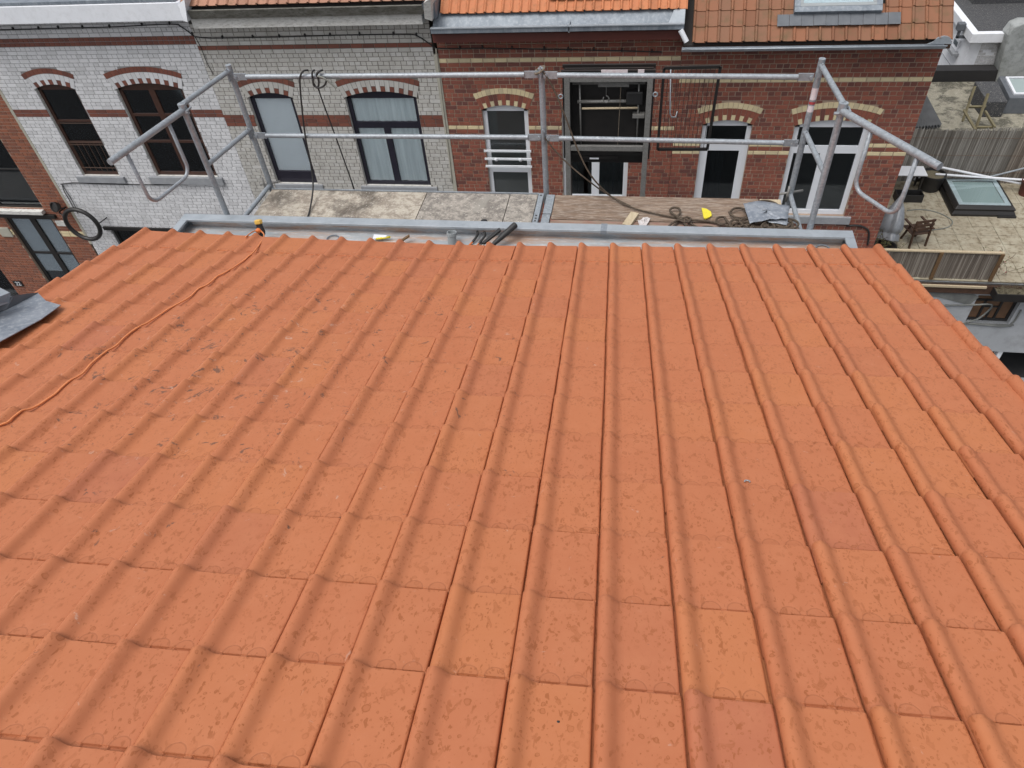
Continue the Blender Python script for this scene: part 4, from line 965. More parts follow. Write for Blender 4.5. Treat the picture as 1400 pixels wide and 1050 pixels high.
# --- red brick house (left gutter)
hr = thing('brick_house', (-1.6, D, GZ), 'red brick house with orange tiles, wide zinc gutter and one narrow white window', 'house')
AR = dict(full='brick_red', alt='brick_cream', outer='brick_cream', amortar='mortar_tan', reveal='mortar_tan')
W5 = dict(x0=-3.16, x1=-2.225, zs=-6.29, z0=-8.75, rise=0.09, n=13, nout=14, **AR)
DR = dict(x0=-1.55, x1=-0.20, zs=-6.3, z0=-8.3)
facade(hr, -3.90, 0.66, -4.86, GZ+0.12, 'brick_red', 'mortar_tan', [W5], [(-5.25, -5.32, 'brick_cream', 's'), (-6.63, -6.70, 'brick_cream', 's')], vis=deck_vis, holes=[DR], jt=0.006)
w_ = W5['x1']-W5['x0']
wn = window(hr, W5, 'white_upvc', 'glass_clear', bars=[(0.09, w_-0.09, 1.05, 1.17)], panes=[(0.09, w_-0.09, 0.09, 1.05), (0.09, w_-0.09, 1.17, 2.42)], back=[(0.05, w_-0.05, 0.05, 2.4, 'screen_dark')], fw=0.09)
for z in (-7.15, -7.33, -7.50): MB().box(W5['x0']-0.03, W5['x1']+0.03, D-0.06, D-0.03, z-0.02, z+0.02).build('guard_bar', 'white_paint', wn)
for x in (W5['x0']+0.22, W5['x1']-0.20): MB().lathe((x, D-0.06, -7.33), [(0.0, 0), (0.04, 0.0), (0.045, 0.012), (0.02, 0.03)], 12, (0, -1, 0)).build('rosette', 'white_paint', wn, smooth=True)
window(hr, DR, 'white_upvc', 'glass_dark', bars=[(0.60, 0.76, 0.05, 1.92), (0.09, 0.60, 1.55, 1.65), (0.76, 1.26, 1.55, 1.65)], panes=[(0.09, 0.60, 0.09, 1.55), (0.76, 1.26, 0.09, 1.55), (0.09, 0.60, 1.65, 1.92), (0.76, 1.26, 1.65, 1.92)], back=[(0.05, 0.35, 0.05, 1.95, 'curtain_grey'), (0.78, 1.2, 0.05, 1.95, 'curtain_grey')], fw=0.09)
gx0, gx1 = -3.98*13.05/13.5, 0.66*13.05/13.5
P_ = [(gx0, 13.05, -4.58), (gx0, 13.05, -4.66), (gx0, 13.15, -4.70), (gx0, 13.47, -4.70), (gx0, 13.47, -4.43), (gx0, 13.45, -4.43), (gx0, 13.13, -4.67), (gx0, 13.08, -4.66), (gx0, 13.075, -4.58)]
gt = MB().prism(P_, (gx1-gx0, 0, 0)).build('gutter', 'zinc_dark', hr)
B(gx0, gx1, 13.035, 13.09, -4.585, -4.560).build('gutter_lip', 'zinc_plain', gt, bevel=0.004)
for xx in (-1.35, ): B(xx, xx+0.02, 13.05, 13.46, -4.68, -4.555).build('gutter_seam', 'zinc_plain', gt)
B(-3.86, 0.62, 13.16, 13.50, -4.86, -4.71).build('fascia_board', 'burgundy_board', hr)
MB().tube([(0.60*0.97, 13.02, -4.66), (0.72*0.97, 12.98, -4.84)], 0.045, 12).build('overflow_pipe', 'white_upvc', hr, smooth=True, angle=40)
MB().prism([(gx1-0.28, 13.06, -4.60), (gx1, 13.06, -4.60), (gx1+0.01, 13.44, -4.40), (gx1-0.16, 13.44, -4.42)], (0, 0, 0.01)).build('gutter_flashing', 'zinc_plain', gt)
wv = roof_rows(hr, -3.72, 0.66, 13.38, -4.46, R(38), 0.16, 0.30, 5, 'clay_orange'); roof_body(hr, -3.90, 0.66, 13.42, -4.46, R(38), 'membrane')
B(-3.99, -3.75, 13.2, 14.2, -4.45, -4.20).build('verge_zinc', 'zinc_dark', hr)
ss_ = Vector((0, math.cos(R(38)), math.sin(R(38)))); nn_ = Vector((0, -math.sin(R(38)), math.cos(R(38))))
p0 = Vector((-1.72, 13.38, -4.46)) + ss_*0.20 + nn_*0.075; p1 = Vector((-0.30, 13.38, -4.46)) + ss_*0.20 + nn_*0.075
MB().prism([p0, p1, p1+ss_*0.6, p0+ss_*0.6], nn_*0.01).build('lead_apron', 'lead_dark', hr)
MB().prism([p1, p1+Vector((0.02, 0, 0)), p1+Vector((0.02, 0, 0))+ss_*0.6, p1+ss_*0.6], nn_*0.02).build('apron_edge', 'white_upvc', hr)
cable(hr, [FP(598, 66), FP(620, 66.5), FP(660, 66), FP(700, 66.5), FP(760, 67.5), FP(830, 69), FP(905, 71)], clip=0.42)

# --- right red brick house
hq = thing('brick_house', (2.9, D, GZ), 'red brick corner house with weathered brown tiles and a large roof window', 'house')
W6 = dict(x0=1.20, x1=2.13, zs=-6.585, z0=-8.52, rise=0.09, n=13, nout=13, **AR)
W7 = dict(x0=2.91, x1=4.275, zs=-6.60, z0=-8.56, rise=0.11, n=19, nout=18, **AR)
facade(hq, 0.665, 5.05, -5.02, GZ+0.12, 'brick_red', 'mortar_tan', [W6, W7], [(-5.665, -5.735, 'brick_cream', 's'), (-6.975, -7.05, 'brick_cream', 's'), (-7.145, -7.215, 'brick_cream', 's')], vis=lambda x, y: y < 265 or x > 1110, jt=0.006)
w_ = W6['x1']-W6['x0']
window(hq, W6, 'white_upvc', 'glass_dark', bars=[(0.02, w_-0.02, 1.36, 1.55), (0.09, 0.16, 0.09, 1.36), (w_-0.16, w_-0.09, 0.09, 1.36)], panes=[(0.16, w_-0.16, 0.09, 1.36), (0.09, w_-0.09, 1.55, 1.90)], back=[(0.25, 0.5, 0.05, 1.4, 'curtain_grey')], fw=0.09, sill=(0.1, 0.1, 0.14, 0.05))
w_ = W7['x1']-W7['x0']
window(hq, W7, 'white_upvc', 'glass_dark', bars=[(0.02, w_-0.02, 1.36, 1.52), (0.60, 0.76, 0.09, 1.36)], panes=[(0.10, 0.60, 0.12, 1.36), (0.76, w_-0.10, 0.12, 1.36), (0.09, w_-0.09, 1.52, 1.90)], fw=0.10, sill=(0.12, 0.14, 0.17, 0.05))
k = 13.1/13.5
gtr = [( 0.66*k, 13.1+0.06*math.cos(a), -4.995+0.06*math.sin(a)) for a in [math.pi+math.pi*i/10 for i in range(11)]] + [(0.66*k, 13.1+0.054*math.cos(a), -4.995+0.054*math.sin(a)) for a in [2*math.pi-math.pi*i/10 for i in range(11)]]
gt = MB().prism(gtr, (5.06*k-0.66*k, 0, 0)).build('gutter', 'zinc_plain', hq, smooth=True, angle=40)
MB().tube([(0.66*k, 13.035, -4.99), (5.07*k, 13.035, -4.985)], 0.011, 8).build('gutter_bead', 'zinc_plain', gt, smooth=True)
c = Vector((5.0*k, 13.1, -4.96))
MB().prism([c+Vector((-0.22, 0, -0.02))] + [c+Vector((0.0-0.13*math.cos(t), 0.0, 0.02+0.085*math.sin(t))) for t in [i*math.pi/8 for i in range(9)]] + [c+Vector((0.16, 0, -0.02))], (0, 0.03, 0)).build('gutter_stop', 'zinc_plain', gt)
B(0.67, 5.04, 13.22, 13.50, -5.10, -4.99).build('soffit_board', 'timber_dark', hq)
pr = R(40)
VX0, VX1 = 2.53*0.985, 3.90*0.985
rw = roof_rows(hq, 0.80, 4.98, 13.14, -4.935, pr, 0.207, 0.285, 6, 'clay_old', skip=lambda c, r: (r >= 2 and 8.0 <= c <= 14.0))
roof_body(hq, 0.665, 5.0, 13.18, -4.93, pr, 'membrane')
ay = Vector((0, math.cos(pr), math.sin(pr))); az = Vector((0, -math.sin(pr), math.cos(pr))); ax = Vector((1, 0, 0)); o0 = Vector((0, 13.14, -4.935))
for i in range(10):                                              # dressed lead apron under the roof window
    a = o0 + ax*(2.20+i*0.197) + ay*0.255 + az*(0.075+0.006*(i % 2)); 
    MB().obox(a+ax*0.098+ay*0.095, ax*0.097, ay*0.105+az*-0.004, az*0.006).build('lead_apron', 'lead_dark', hq, bevel=0.003)
v0 = o0 + ay*0.45 + az*0.10
vw = MB()
for (xa, xb, sa, sb) in ((2.46, 3.86, 0.0, 0.10), (2.46, 2.56, 0.10, 1.3), (3.76, 3.86, 0.10, 1.3), (2.46, 3.86, 1.3, 1.4)):
    vw.obox(v0+ax*((xa+xb)/2)+ay*((sa+sb)/2), ax*(xb-xa)/2, ay*(sb-sa)/2, az*0.05)
vo = vw.build('roof_window', 'zinc_dark', hq, bevel=0.006)
MB().obox(v0+ax*3.16+ay*0.7, ax*0.60, ay*0.60, az*0.01).build('blind', 'roofwin_blind', vo); MB().obox(v0+ax*3.16+ay*0.7+az*0.02, ax*0.60, ay*0.60, az*0.003).build('pane', 'glass', vo)
vf = MB()
for (xa, xb, sa, sb) in ((2.555, 3.765, 0.095, 0.15), (2.555, 2.60, 0.15, 1.3), (3.72, 3.765, 0.15, 1.3)): vf.obox(v0+ax*((xa+xb)/2)+ay*((sa+sb)/2)+az*0.035, ax*(xb-xa)/2, ay*(sb-sa)/2, az*0.02)
vf.build('sash', 'grey_pvc', vo, bevel=0.004)
cable(hq, [FP(1157, 309), FP(1170, 308), FP(1182, 311), FP(1188, 318), FP(1186, 335)], 0.02)

# --- orange brick house at the far left
ho = thing('brick_house', (-16.8, D, GZ), 'orange brown brick house with black framed windows and cream band', 'house')
LA = dict(x0=-17.6, x1=-14.74, zs=-6.2, z0=-8.88); LB = dict(x0=-16.10, x1=-14.70, zs=-9.13, z0=-11.55); LC = dict(x0=-18.9, x1=-17.35, zs=-10.6, z0=GZ+0.15)
facade(ho, -20.0, -14.0, -4.4, GZ+0.12, 'brick_orange', 'mortar_tan', [], [(-9.50, -9.66, 'brick_cream', 's')], holes=[LA, LB, LC], vis=lambda x, y: True, limit=280, jt=0.006)
B(-14.0, -13.93, D-0.006, D+0.05, -9.9, -4.4).build('render_edge', 'render_cream', ho)
w_ = 2.86
window(ho, LA, 'black_frame', 'glass_dark', bars=[(1.55, 1.60, 0.05, 2.6), (1.6, w_-0.06, 1.05, 1.08)], panes=[(0.06, 1.55, 0.06, 2.6), (1.6, w_-0.06, 0.06, 1.05), (1.6, w_-0.06, 1.08, 2.6)], back=[(0.05, w_-0.05, 0.05, 2.6, 'screen_dark')], fw=0.05, sill=(0.1, 0.0, 0.10, 0.12), sillmat='white_old')
w_ = 1.4
window(ho, LB, 'black_frame', 'glass_clear', bars=[(0.66, 0.82, 0.08, 2.38), (0.08, 0.66, 1.22, 1.28), (0.82, w_-0.08, 1.22, 1.28)], panes=[(0.12, 0.66, 0.08, 1.22), (0.82, w_-0.08, 0.08, 1.22), (0.12, 0.66, 1.28, 2.38), (0.82, w_-0.08, 1.28, 2.38)], back=[(0.05, w_-0.05, 0.62, 2.4, 'blind_blue')], fw=0.10)
window(ho, LC, 'black_frame', 'glass_dark', name='door')
B(-17.8, -14.5, D-0.06, D+0.02, -9.12, -9.02).build('lintel', 'black_frame', ho, bevel=0.004)
B(-14.62, -14.30, D-0.02, D+0.02, -9.36, -9.20).build('pad_stone', 'white_old', ho, bevel=0.006)
B(-16.5, -16.16, D-0.03, D+0.02, -9.74, -9.46).build('pad_stone', 'render_cream', ho, bevel=0.01)
roof_body(ho, -20.0, -14.0, 13.35, -4.35, R(36), 'clay_faded')
npt = onY(25, 388, D-0.02)
nb = B(npt.x-0.14, npt.x+0.13, D-0.02, D, npt.z-0.09, npt.z+0.09).build('number_plate', 'black_frame', ho)
tx = bpy.data.curves.new('txt', 'FONT'); tx.body = '22'; tx.size = 0.17; tx.extrude = 0.003; tx.align_x = 'CENTER'; tx.align_y = 'CENTER'
to = bpy.data.objects.new('txt', tx); COL.objects.link(to); to.matrix_world = Matrix.Translation((npt.x, D-0.024, npt.z)) @ Matrix.Rotation(R(90), 4, 'X')
dg = bpy.context.evaluated_depsgraph_get(); tme = bpy.data.meshes.new_from_object(to.evaluated_get(dg)); tmx = to.matrix_world.copy()
bpy.data.objects.remove(to); tme.materials.clear(); tme.materials.append(MATS['white_paint'])
inst('digits', tme, tmx, nb)
# ring and lamp on its wall
rc = onY(113, 307, 13.2)
rg = thing('ring_sign', (rc.x-0.5, D, rc.z-0.4), 'empty black metal ring sign standing off the orange brick house', 'sign')
V = [Vector((rc.x+0.43*math.cos(t), 13.2, rc.z+0.43*math.sin(t))) for t in [i*2*math.pi/40 for i in range(40)]]
MB().tube(V, 0.055, 8, closed=True).build('ring', 'black_frame', rg, smooth=True)
MB().tube([rc+Vector((-0.40, 0, 0.22)), (rc.x-0.62, 13.35, rc.z+0.24), (rc.x-0.62, D, rc.z+0.24)], 0.018, 8).tube([rc+Vector((0.43, 0, 0.02)), (rc.x+0.5, D, rc.z+0.02)], 0.014, 8).build('bracket', 'black_frame', rg, smooth=True)
lp = onY(75, 283, 13.3)
lm = thing('wall_lamp', (lp.x, D, lp.z-0.1), 'small round black floodlight fixed to the orange brick house above the ring', 'lamp')
MB().lathe(lp, [(0.05, -0.12), (0.09, -0.10), (0.125, -0.02), (0.13, 0.03), (0.115, 0.035), (0.10, 0.0)], 18, (-0.2, -0.9, 0.35)).build('housing', 'black_frame', lm, smooth=True, angle=40)
MB().tube([lp, (lp.x+0.1, 13.42, lp.z-0.12), (lp.x+0.1, D, lp.z-0.12)], 0.02, 8).build('arm', 'black_frame', lm, smooth=True)

# ------------------------------------------------------------------ material hoist in front of the red house
YH = 11.5
hx0, hx1 = -1.27, 0.16
hh_ = thing('material_hoist', (-0.55, YH+0.4, GZ), 'grey framed builders hoist cage with a black interior and open mesh gate', 'hoist')
for x in (hx0+0.045, hx1-0.045):
    MB().box(x-0.045, x+0.045, YH, YH+0.07, GZ+0.01, -4.78).build('upright', 'grey_steel', hh_, bevel=0.006)
    MB().box(x-0.04, x+0.04, YH+0.25, YH+0.30, GZ+0.01, -4.78).build('upright', 'black_frame', hh_, bevel=0.006)
for z0_, z1_, mt in ((-4.90, -4.79, 'grey_steel'), (-6.10, -6.01, 'grey_steel')):
    B(hx0+0.091, hx1-0.091, YH+0.005, YH+0.065, z0_, z1_).build('crossbar', mt, hh_, bevel=0.005)
B(hx0+0.05, hx1-0.05, YH+0.26, YH+0.29, -6.45, -4.80).build('back_panel', 'black_frame', hh_)
for x in (hx0-0.03, hx1+0.005): B(x, x+0.025, YH+0.02, YH+0.28, -6.25, -4.78).build('side_panel', 'black_frame', hh_)
B(hx0+0.05, hx1-0.05, YH+0.08, YH+0.26, -6.22, -6.17).build('floor_panel', 'black_frame', hh_)
for y_ in (YH+0.02, YH+0.25): B(hx0-0.05, hx1+0.03, y_, y_+0.05, -4.77, -4.72).build('roof_bar', 'black_frame', hh_)
B(hx0, hx1, YH+0.13, YH+0.17, -4.78, -4.73).build('roof_bar', 'black_frame', hh_)
B(hx0+0.02, hx1-0.02, YH+0.08, YH+0.27, -4.790, -4.785).build('roof_sheet', 'membrane', hh_)
B(hx0+0.60, hx0+1.02, YH-0.01, YH+0.002, -4.78, -4.70).build('notice', 'sticker', hh_); B(hx0+1.18, hx0+1.28, YH-0.01, YH+0.002, -4.78, -4.70).build('notice', 'sticker', hh_)
B(hx0+0.55, hx0+1.05, YH+0.1, YH+0.14, -5.02, -4.92).build('head_plate', 'grey_steel', hh_)
MB().tube([(hx0+0.20, YH+0.18, -5.30), (hx1-0.22, YH+0.18, -5.29)], 0.028, 10).build('drum_shaft', 'grey_steel', hh_, smooth=True)
MB().tube([(hx0+0.28, YH+0.14, -5.40), (hx1-0.22, YH+0.14, -5.39)], 0.018, 10).build('rail', 'pale_wood', hh_, smooth=True)
MB().tube([(hx0+0.68, YH+0.16, -5.0), (hx0+0.68, YH+0.16, -5.2)], 0.006, 6).tube([(hx0+0.68+0.05*math.sin(t), YH+0.16, -5.25+0.06*math.cos(t)) for t in [i*0.6 for i in range(10)]], 0.010, 6).build('hook', 'grey_steel', hh_, smooth=True)
MB().tube([(hx0+0.92, YH+0.12, -4.98), (hx0+0.90, YH+0.12, -6.15)], 0.005, 6).build('lift_cable', 'rope_pale', hh_)
B(hx1-0.30, hx1-0.10, YH+0.1, YH+0.24, -5.55, -5.50).build('bracket', 'grey_steel', hh_)
for (x, z) in ((hx0-0.06, -5.13), (hx1+0.05, -5.10)): MB().tube([(x+0.035*math.cos(t), YH, z+0.035*math.sin(t)) for t in [i*2*math.pi/12 for i in range(12)]], 0.012, 6, closed=True).build('eye_bolt', 'galvanised', hh_, smooth=True)
B(hx0+0.3, hx0+0.9, YH+0.1, YH+0.14, -6.30, -6.24).build('roller', 'black_frame', hh_); B(hx0+0.42, hx0+0.58, YH+0.09, YH+0.1, -6.30, -6.275).build('notice', 'white_upvc', hh_)
for x in (hx0+0.24, hx1-0.22): MB().tube([(x, YH+0.16, -4.98), (x+0.02, YH+0.2, -6.15)], 0.016, 8).build('guide_tube', 'grey_steel', hh_, smooth=True)
B(hx0+0.12, hx1-0.12, YH+0.2, YH+0.23, -5.02, -4.98).build('inner_bar', 'grey_steel', hh_); B(hx1-0.42, hx1-0.14, YH+0.13, YH+0.25, -5.34, -5.12).build('winch_motor', 'black_rubber', hh_, bevel=0.02)
gA, gB, gC, gD = onY(908, 93, YH), onY(985, 91, YH), onY(967, 204, YH), onY(899, 204, YH)
gt = MB()
for a, b in ((gA, gB), (gB, gC), (gC, gD), (gD, gA)): 
    dd_ = (b-a).normalized(); gt.obox((a+b)/2, (b-a)/2, Vector((0, 0.02, 0)), dd_.cross(Vector((0, 1, 0)))*0.022)
gate = gt.build('gate', 'black_frame', hh_)
for i in range(1, 12):
    t = i/12; MB().tube([gA.lerp(gB, t), gD.lerp(gC, t)], 0.0045, 5).build('mesh_wire', 'black_frame', gate)
MB().tube([onY(917, 95, YH-0.02), onY(916, 155, YH-0.02), onY(918, 160, YH-0.02), onY(924, 160, YH-0.02), onY(926, 152, YH-0.02)], 0.010, 6).build('hook_rod', 'galvanised', gate, smooth=True)
B(hx1+0.02, gA.x, YH+0.01, YH+0.04, -4.80, -4.77).build('gate_arm', 'black_frame', hh_)

# ------------------------------------------------------------------ annex with terrace
TZ = -10.1; AX0, AX1, AYB = 5.06, 11.5, 17.7
an = thing('annex_building', (7.5, D, GZ), 'low grey painted annex with a tiled roof terrace and small timber window', 'building')
wd = dict(x0=7.55, x1=8.45, zs=-10.47, z0=-11.26); gd = dict(x0=6.0, x1=10.8, zs=-12.1, z0=GZ+0.12)
mb = MB(); y = D
xs = sorted({AX0, AX1, wd['x0'], wd['x1'], gd['x0'], gd['x1']}); zs = sorted({GZ, TZ-0.06, wd['zs'], wd['z0'], gd['zs'], gd['z0']})
for xa, xb in zip(xs, xs[1:]):
    for za, zb in zip(zs, zs[1:]):
        if any(o['x0'] < (xa+xb)/2 < o['x1'] and o['z0'] < (za+zb)/2 < o['zs'] for o in (wd, gd)): continue
        mb.box(xa, xb, y, y+0.3, za, zb)
mb.build('wall', 'annex_paint', an)
mb = MB().box(AX0, AX1, D+0.3, AYB+6, TZ-0.30, TZ-0.03); mb.box(AX1-0.3, AX1, D+0.3, AYB+6, GZ, TZ-0.3).box(AX0, AX1, D+2.2, D+2.3, GZ, TZ-0.3)
mb.build('slab', 'concrete_pave', an)
B(6.05, 10.75, D+1.2, D+1.25, GZ+0.12, -12.1).build('garage_door', 'plinth_dark', an)
B(8.62, 8.72, D+0.06, D+0.2, GZ+0.12, -12.12).build('door_jamb', 'white_paint', an)
B(AX0, 9.9, D-0.06, D-0.002, TZ-0.30, TZ-0.07).build('lintel_board', 'timber_dark', an, bevel=0.01)
B(AX0, 7.58, D-0.10, D-0.062, TZ-0.12, TZ-0.07).build('edge_batten', 'pale_wood', an)
md_ = MB()
a, b, c = onY(1270, 417, D-0.02), onY(1352, 416, D-0.02), onY(1322, 441, D-0.02)
MB().tube(spline([a-Vector((1.5, 0, 0)), a, onY(1325, 417, D-0.02), b, onY(1356, 419, D-0.02), onY(1350, 426, D-0.02), onY(1337, 436, D-0.02), c, onY(1340, 443.5, D-0.02), onY(1374, 446, D-0.02), onY(1386, 440, D-0.02), onY(1396, 424, D-0.02)], 5), 0.020, 8).build('moulding', 'moulding_grey', an, smooth=True)
wf = MB(); x0, x1, z0, z1 = wd['x0'], wd['x1'], wd['z0'], wd['zs']; yf = D+0.10
for (a, b, c, d) in ((0, 0.9, 0, 0.07), (0, 0.9, 0.72, 0.79), (0, 0.06, 0.07, 0.72), (0.84, 0.9, 0.07, 0.72), (0.24, 0.29, 0.07, 0.60), (0.58, 0.63, 0.07, 0.60), (0.06, 0.84, 0.56, 0.61), (0.29, 0.58, 0.38, 0.42), (0.42, 0.46, 0.07, 0.38)): wf.box(x0+a, x0+b, yf, yf+0.05, z0+c, z0+d)
wn = wf.build('window', 'black_frame', an, bevel=0.004)
for (a, b, c, d) in ((0.065, 0.235, 0.075, 0.555), (0.295, 0.415, 0.075, 0.375), (0.465, 0.575, 0.075, 0.375), (0.295, 0.575, 0.425, 0.555), (0.635, 0.835, 0.075, 0.555), (0.065, 0.835, 0.615, 0.715)):
    MB().box(x0+a, x0+b, yf+0.02, yf+0.04, z0+c, z0+d).build('panel', 'timber_mid', wn)
MB().prism([(x0-0.02, D-0.03, z0), (x1+0.12, D-0.03, z0), (x1+0.05, D-0.03, z0-0.05), (x0-0.06, D-0.03, z0-0.03)], (0, 0.14, 0)).build('sill', 'moulding_grey', wn)
MB().prism([(x0-0.10, D-0.012, z1-0.28), (x0+0.02, D-0.012, z1-0.05), (x0-0.1, D-0.012, z1+0.02), (x0-2.2, D-0.012, z1+0.05), (x0-2.2, D-0.012, z1-0.06), (x0-1.4, D-0.012, z1-0.04), (x0-0.8, D-0.012, z1-0.09)], (0, 0.011, 0)).build('plaster_patch', 'moulding_grey', an)
# paving slabs
sw, sh = 0.455, 0.35; slabs = {}
for j in range(12):
    for i in range(14):
        x0 = AX0+0.06+i*sw; y0 = D+0.02+j*sh
        if y0+sh > AYB+0.3: continue
        key = 0
        if key not in slabs: slabs[key] = MB().box(-sw/2+0.004, sw/2-0.004, -sh/2+0.004, sh/2-0.004, -0.028, 0).mesh('paving_slab', (0, 0, 0), 'slab_travertine')
        inst('paving_slab', slabs[key], Matrix.Translation((x0+sw/2, y0+sh/2, TZ+random.uniform(-0.003, 0.003))), an)
# reed screens
def reeds(parent, x0, x1, y, z0, z1, mat, seed, wmin=0.010, wmax=0.022, var=0.06):
    rr = random.Random(seed); mb = MB(); x = x0
    while x < x1:
        w_ = rr.uniform(wmin, wmax); lean = rr.gauss(0, 0.012); top = z1 + rr.uniform(-var, 0.01) + 0.03*math.sin(x*2.3); yy = y + rr.uniform(-0.012, 0.012)
        mb.add([(x, yy, z0), (x+w_*0.9, yy, z0), (x+w_*0.45, yy+w_*0.8, z0), (x+lean, yy, top), (x+w_*0.9+lean, yy, top), (x+w_*0.45+lean, yy+w_*0.8, top)], [(0,1,4,3), (1,2,5,4), (2,0,3,5), (3,4,5)], rr.random())
        x += w_
    o = mb.build('reeds', mat, parent, tones=True); o['kind'] = 'stuff'; return o
fs_ = thing('reed_fence', (6.4, D+0.05, TZ), 'low reed screen with brown posts and pale top rail along the terrace edge', 'fence')
reeds(fs_, 5.10, 7.62, D+0.06, TZ+0.01, TZ+0.68, 'reed_brown_v', 3, var=0.02)
B(5.12, 7.62, D+0.082, D+0.088, TZ+0.01, TZ+0.66).build('backing_mat', 'reed_brown', fs_)
B(5.08, 7.66, D+0.03, D+0.09, TZ+0.685, TZ+0.725).build('top_rail', 'pale_wood', fs_, bevel=0.006)
for x in (5.2, 6.42, 7.60): B(x, x+0.07, D+0.005, D+0.045, TZ, TZ+0.70).build('post', 'post_brown', fs_, bevel=0.004)
fr_ = thing('reed_fence', (8.8, 17.6, TZ), 'tall weathered grey reed fence across the back of the terrace', 'fence')
reeds(fr_, 5.3, 9.0, 17.62, TZ, TZ+1.44, 'reed_grey_v', 5, 0.014, 0.03, 0.05); reeds(fr_, 9.0, 11.4, 17.60, TZ, TZ+1.42, 'reed_brown_v', 6, 0.014, 0.03, 0.05)
B(5.32, 11.38, 17.655, 17.662, TZ, TZ+1.36).build('backing_mat', 'reed', fr_)
for x in (6.1, 8.2, 10.4): MB().tube([(x, 17.70, TZ), (x, 17.70, TZ+1.35)], 0.035, 8).build('post', 'post_brown', fr_, smooth=True)
for z in (TZ+0.3, TZ+0.75, TZ+1.2): MB().tube([(5.3, 17.60, z), (11.4, 17.58, z)], 0.004, 5).build('tie_wire', 'rusty', fr_)
# dome skylight
sk = thing('skylight', (8.2, 16.9, TZ), 'black framed flat roof skylight with a pale glazed lid on the terrace', 'skylight')
q0, q1, q2, q3 = Vector((7.50, 16.05, TZ)), Vector((8.90, 16.05, TZ)), Vector((8.90, 17.50, TZ)), Vector((7.50, 17.50, TZ))
hz = 0.20; ins = 0.07
ring = lambda e, z: [Vector((q0.x+e, q0.y+e, z)), Vector((q1.x-e, q1.y+e, z)), Vector((q2.x-e, q2.y-e, z)), Vector((q3.x+e, q3.y-e, z))]
levels = [ring(0, TZ), ring(0.0, TZ+0.05), ring(0.05, TZ+0.13), ring(0.03, TZ+0.17), ring(0.10, TZ+0.24), ring(0.13, TZ+0.24)]
V = [p for L_ in levels for p in L_]; F = [(4*i+j, 4*i+(j+1) % 4, 4*(i+1)+(j+1) % 4, 4*(i+1)+j) for i in range(len(levels)-1) for j in range(4)]
MB().add(V, F).build('kerb_frame', 'black_frame', sk, bevel=0.008)
fr2 = MB(); a_, b_ = ring(0.13, TZ+0.236), ring(0.24, TZ+0.236)
fr2.add(a_+b_, [(j, (j+1) % 4, 4+(j+1) % 4, 4+j) for j in range(4)]).build('lid_frame', 'sky_frame_white', sk)
c_ = ring(0.245, TZ+0.225); MB().add(c_, [(0, 1, 2, 3)]).build('diffuser', 'gloss_skylight', sk)
MB().add(ring(0.13, TZ+0.25), [(0, 1, 2, 3)]).build('pane', 'glass', sk)
MB().box(8.5, 8.9, 16.0, 16.04, TZ, TZ+0.05).build('flashing', 'black_rubber', sk)
# folded parasol in its cover
pt, pb = onY(1232, 268, 15.2), Vector((5.74, 14.66, TZ))
pr_ = thing('closed_parasol', pb, 'closed parasol in a shiny grey cover standing on the terrace', 'parasol')
dv = (pt-pb); L_ = dv.length; ax_ = dv.normalized(); sxv = ax_.cross(Vector((0, 1, 0))).normalized(); syv = sxv.cross(ax_)
V = []; n = 28; prof = [(0.02, L_), (0.06, L_*0.93), (0.15, L_*0.78), (0.22, L_*0.55), (0.24, L_*0.40), (0.21, L_*0.32), (0.18, L_*0.30), (0.21, L_*0.27), (0.22, L_*0.16)]
for r_, h in prof:
    for k_ in range(n):
        t = 2*math.pi*k_/n; rr_ = r_*(1+0.16*math.cos(4*t+h)+0.05*math.cos(9*t)); V.append(pb+ax_*h+(sxv*math.cos(t)+syv*math.sin(t))*rr_)
F = [(i*n+k_, i*n+(k_+1) % n, (i+1)*n+(k_+1) % n, (i+1)*n+k_) for i in range(len(prof)-1) for k_ in range(n)]
MB().add(V, F).build('cover', 'parasol_cover', pr_, smooth=True)
MB().tube([pb, pt+ax_*0.06], 0.022, 10).build('pole', 'grey_steel', pr_, smooth=True); MB().lathe(pb, [(0.25, 0), (0.25, 0.05), (0.08, 0.07), (0.05, 0.25)], 20).build('base', 'black_frame', pr_, smooth=True, angle=40)
MB().tube([pb+ax_*L_*0.305+(sxv*math.cos(t)+syv*math.sin(t))*0.15 for t in [i*2*math.pi/18 for i in range(18)]], 0.012, 6, closed=True).build('tie_strap', 'hose_grey', pr_, smooth=True)
# folding chair: its back towards the house, seat slats facing away from the street screen
ch_ = thing('folding_chair', (6.5, 15.0, TZ), 'dark brown slatted wooden chair beside the closed parasol', 'chair')
c0 = onZ(1247, 331, TZ); fx = Vector((0.96, 0.28, 0)); fy = Vector((-0.28, 0.96, 0)); Z_ = Vector((0, 0, 1))
def CP(a, b, h): return c0+(fx*a+fy*b+Z_*h)*0.8
for a in (-0.24, 0.24):
    MB().obox((CP(a, -0.26, 0)+CP(a, -0.20, 0.86))/2, fx*0.016, fy*0.02, (CP(a, -0.20, 0.86)-CP(a, -0.26, 0))/2).build('leg', 'timber_dark', ch_)
    MB().obox((CP(a*0.9, 0.24, 0)+CP(a*0.9, 0.02, 0.62))/2, fx*0.016, fy*0.02, (CP(a*0.9, 0.02, 0.62)-CP(a*0.9, 0.24, 0))/2).build('leg', 'timber_dark', ch_)
    MB().obox(CP(a, 0.0, 0.62), fx*0.025, fy*0.26, Z_*0.012).build('armrest', 'timber_dark', ch_)
for i in range(6): MB().obox(CP(0, -0.2+i*0.085, 0.43), fx*0.22, fy*0.036, Z_*0.009).build('seat_slat', 'timber_dark', ch_)
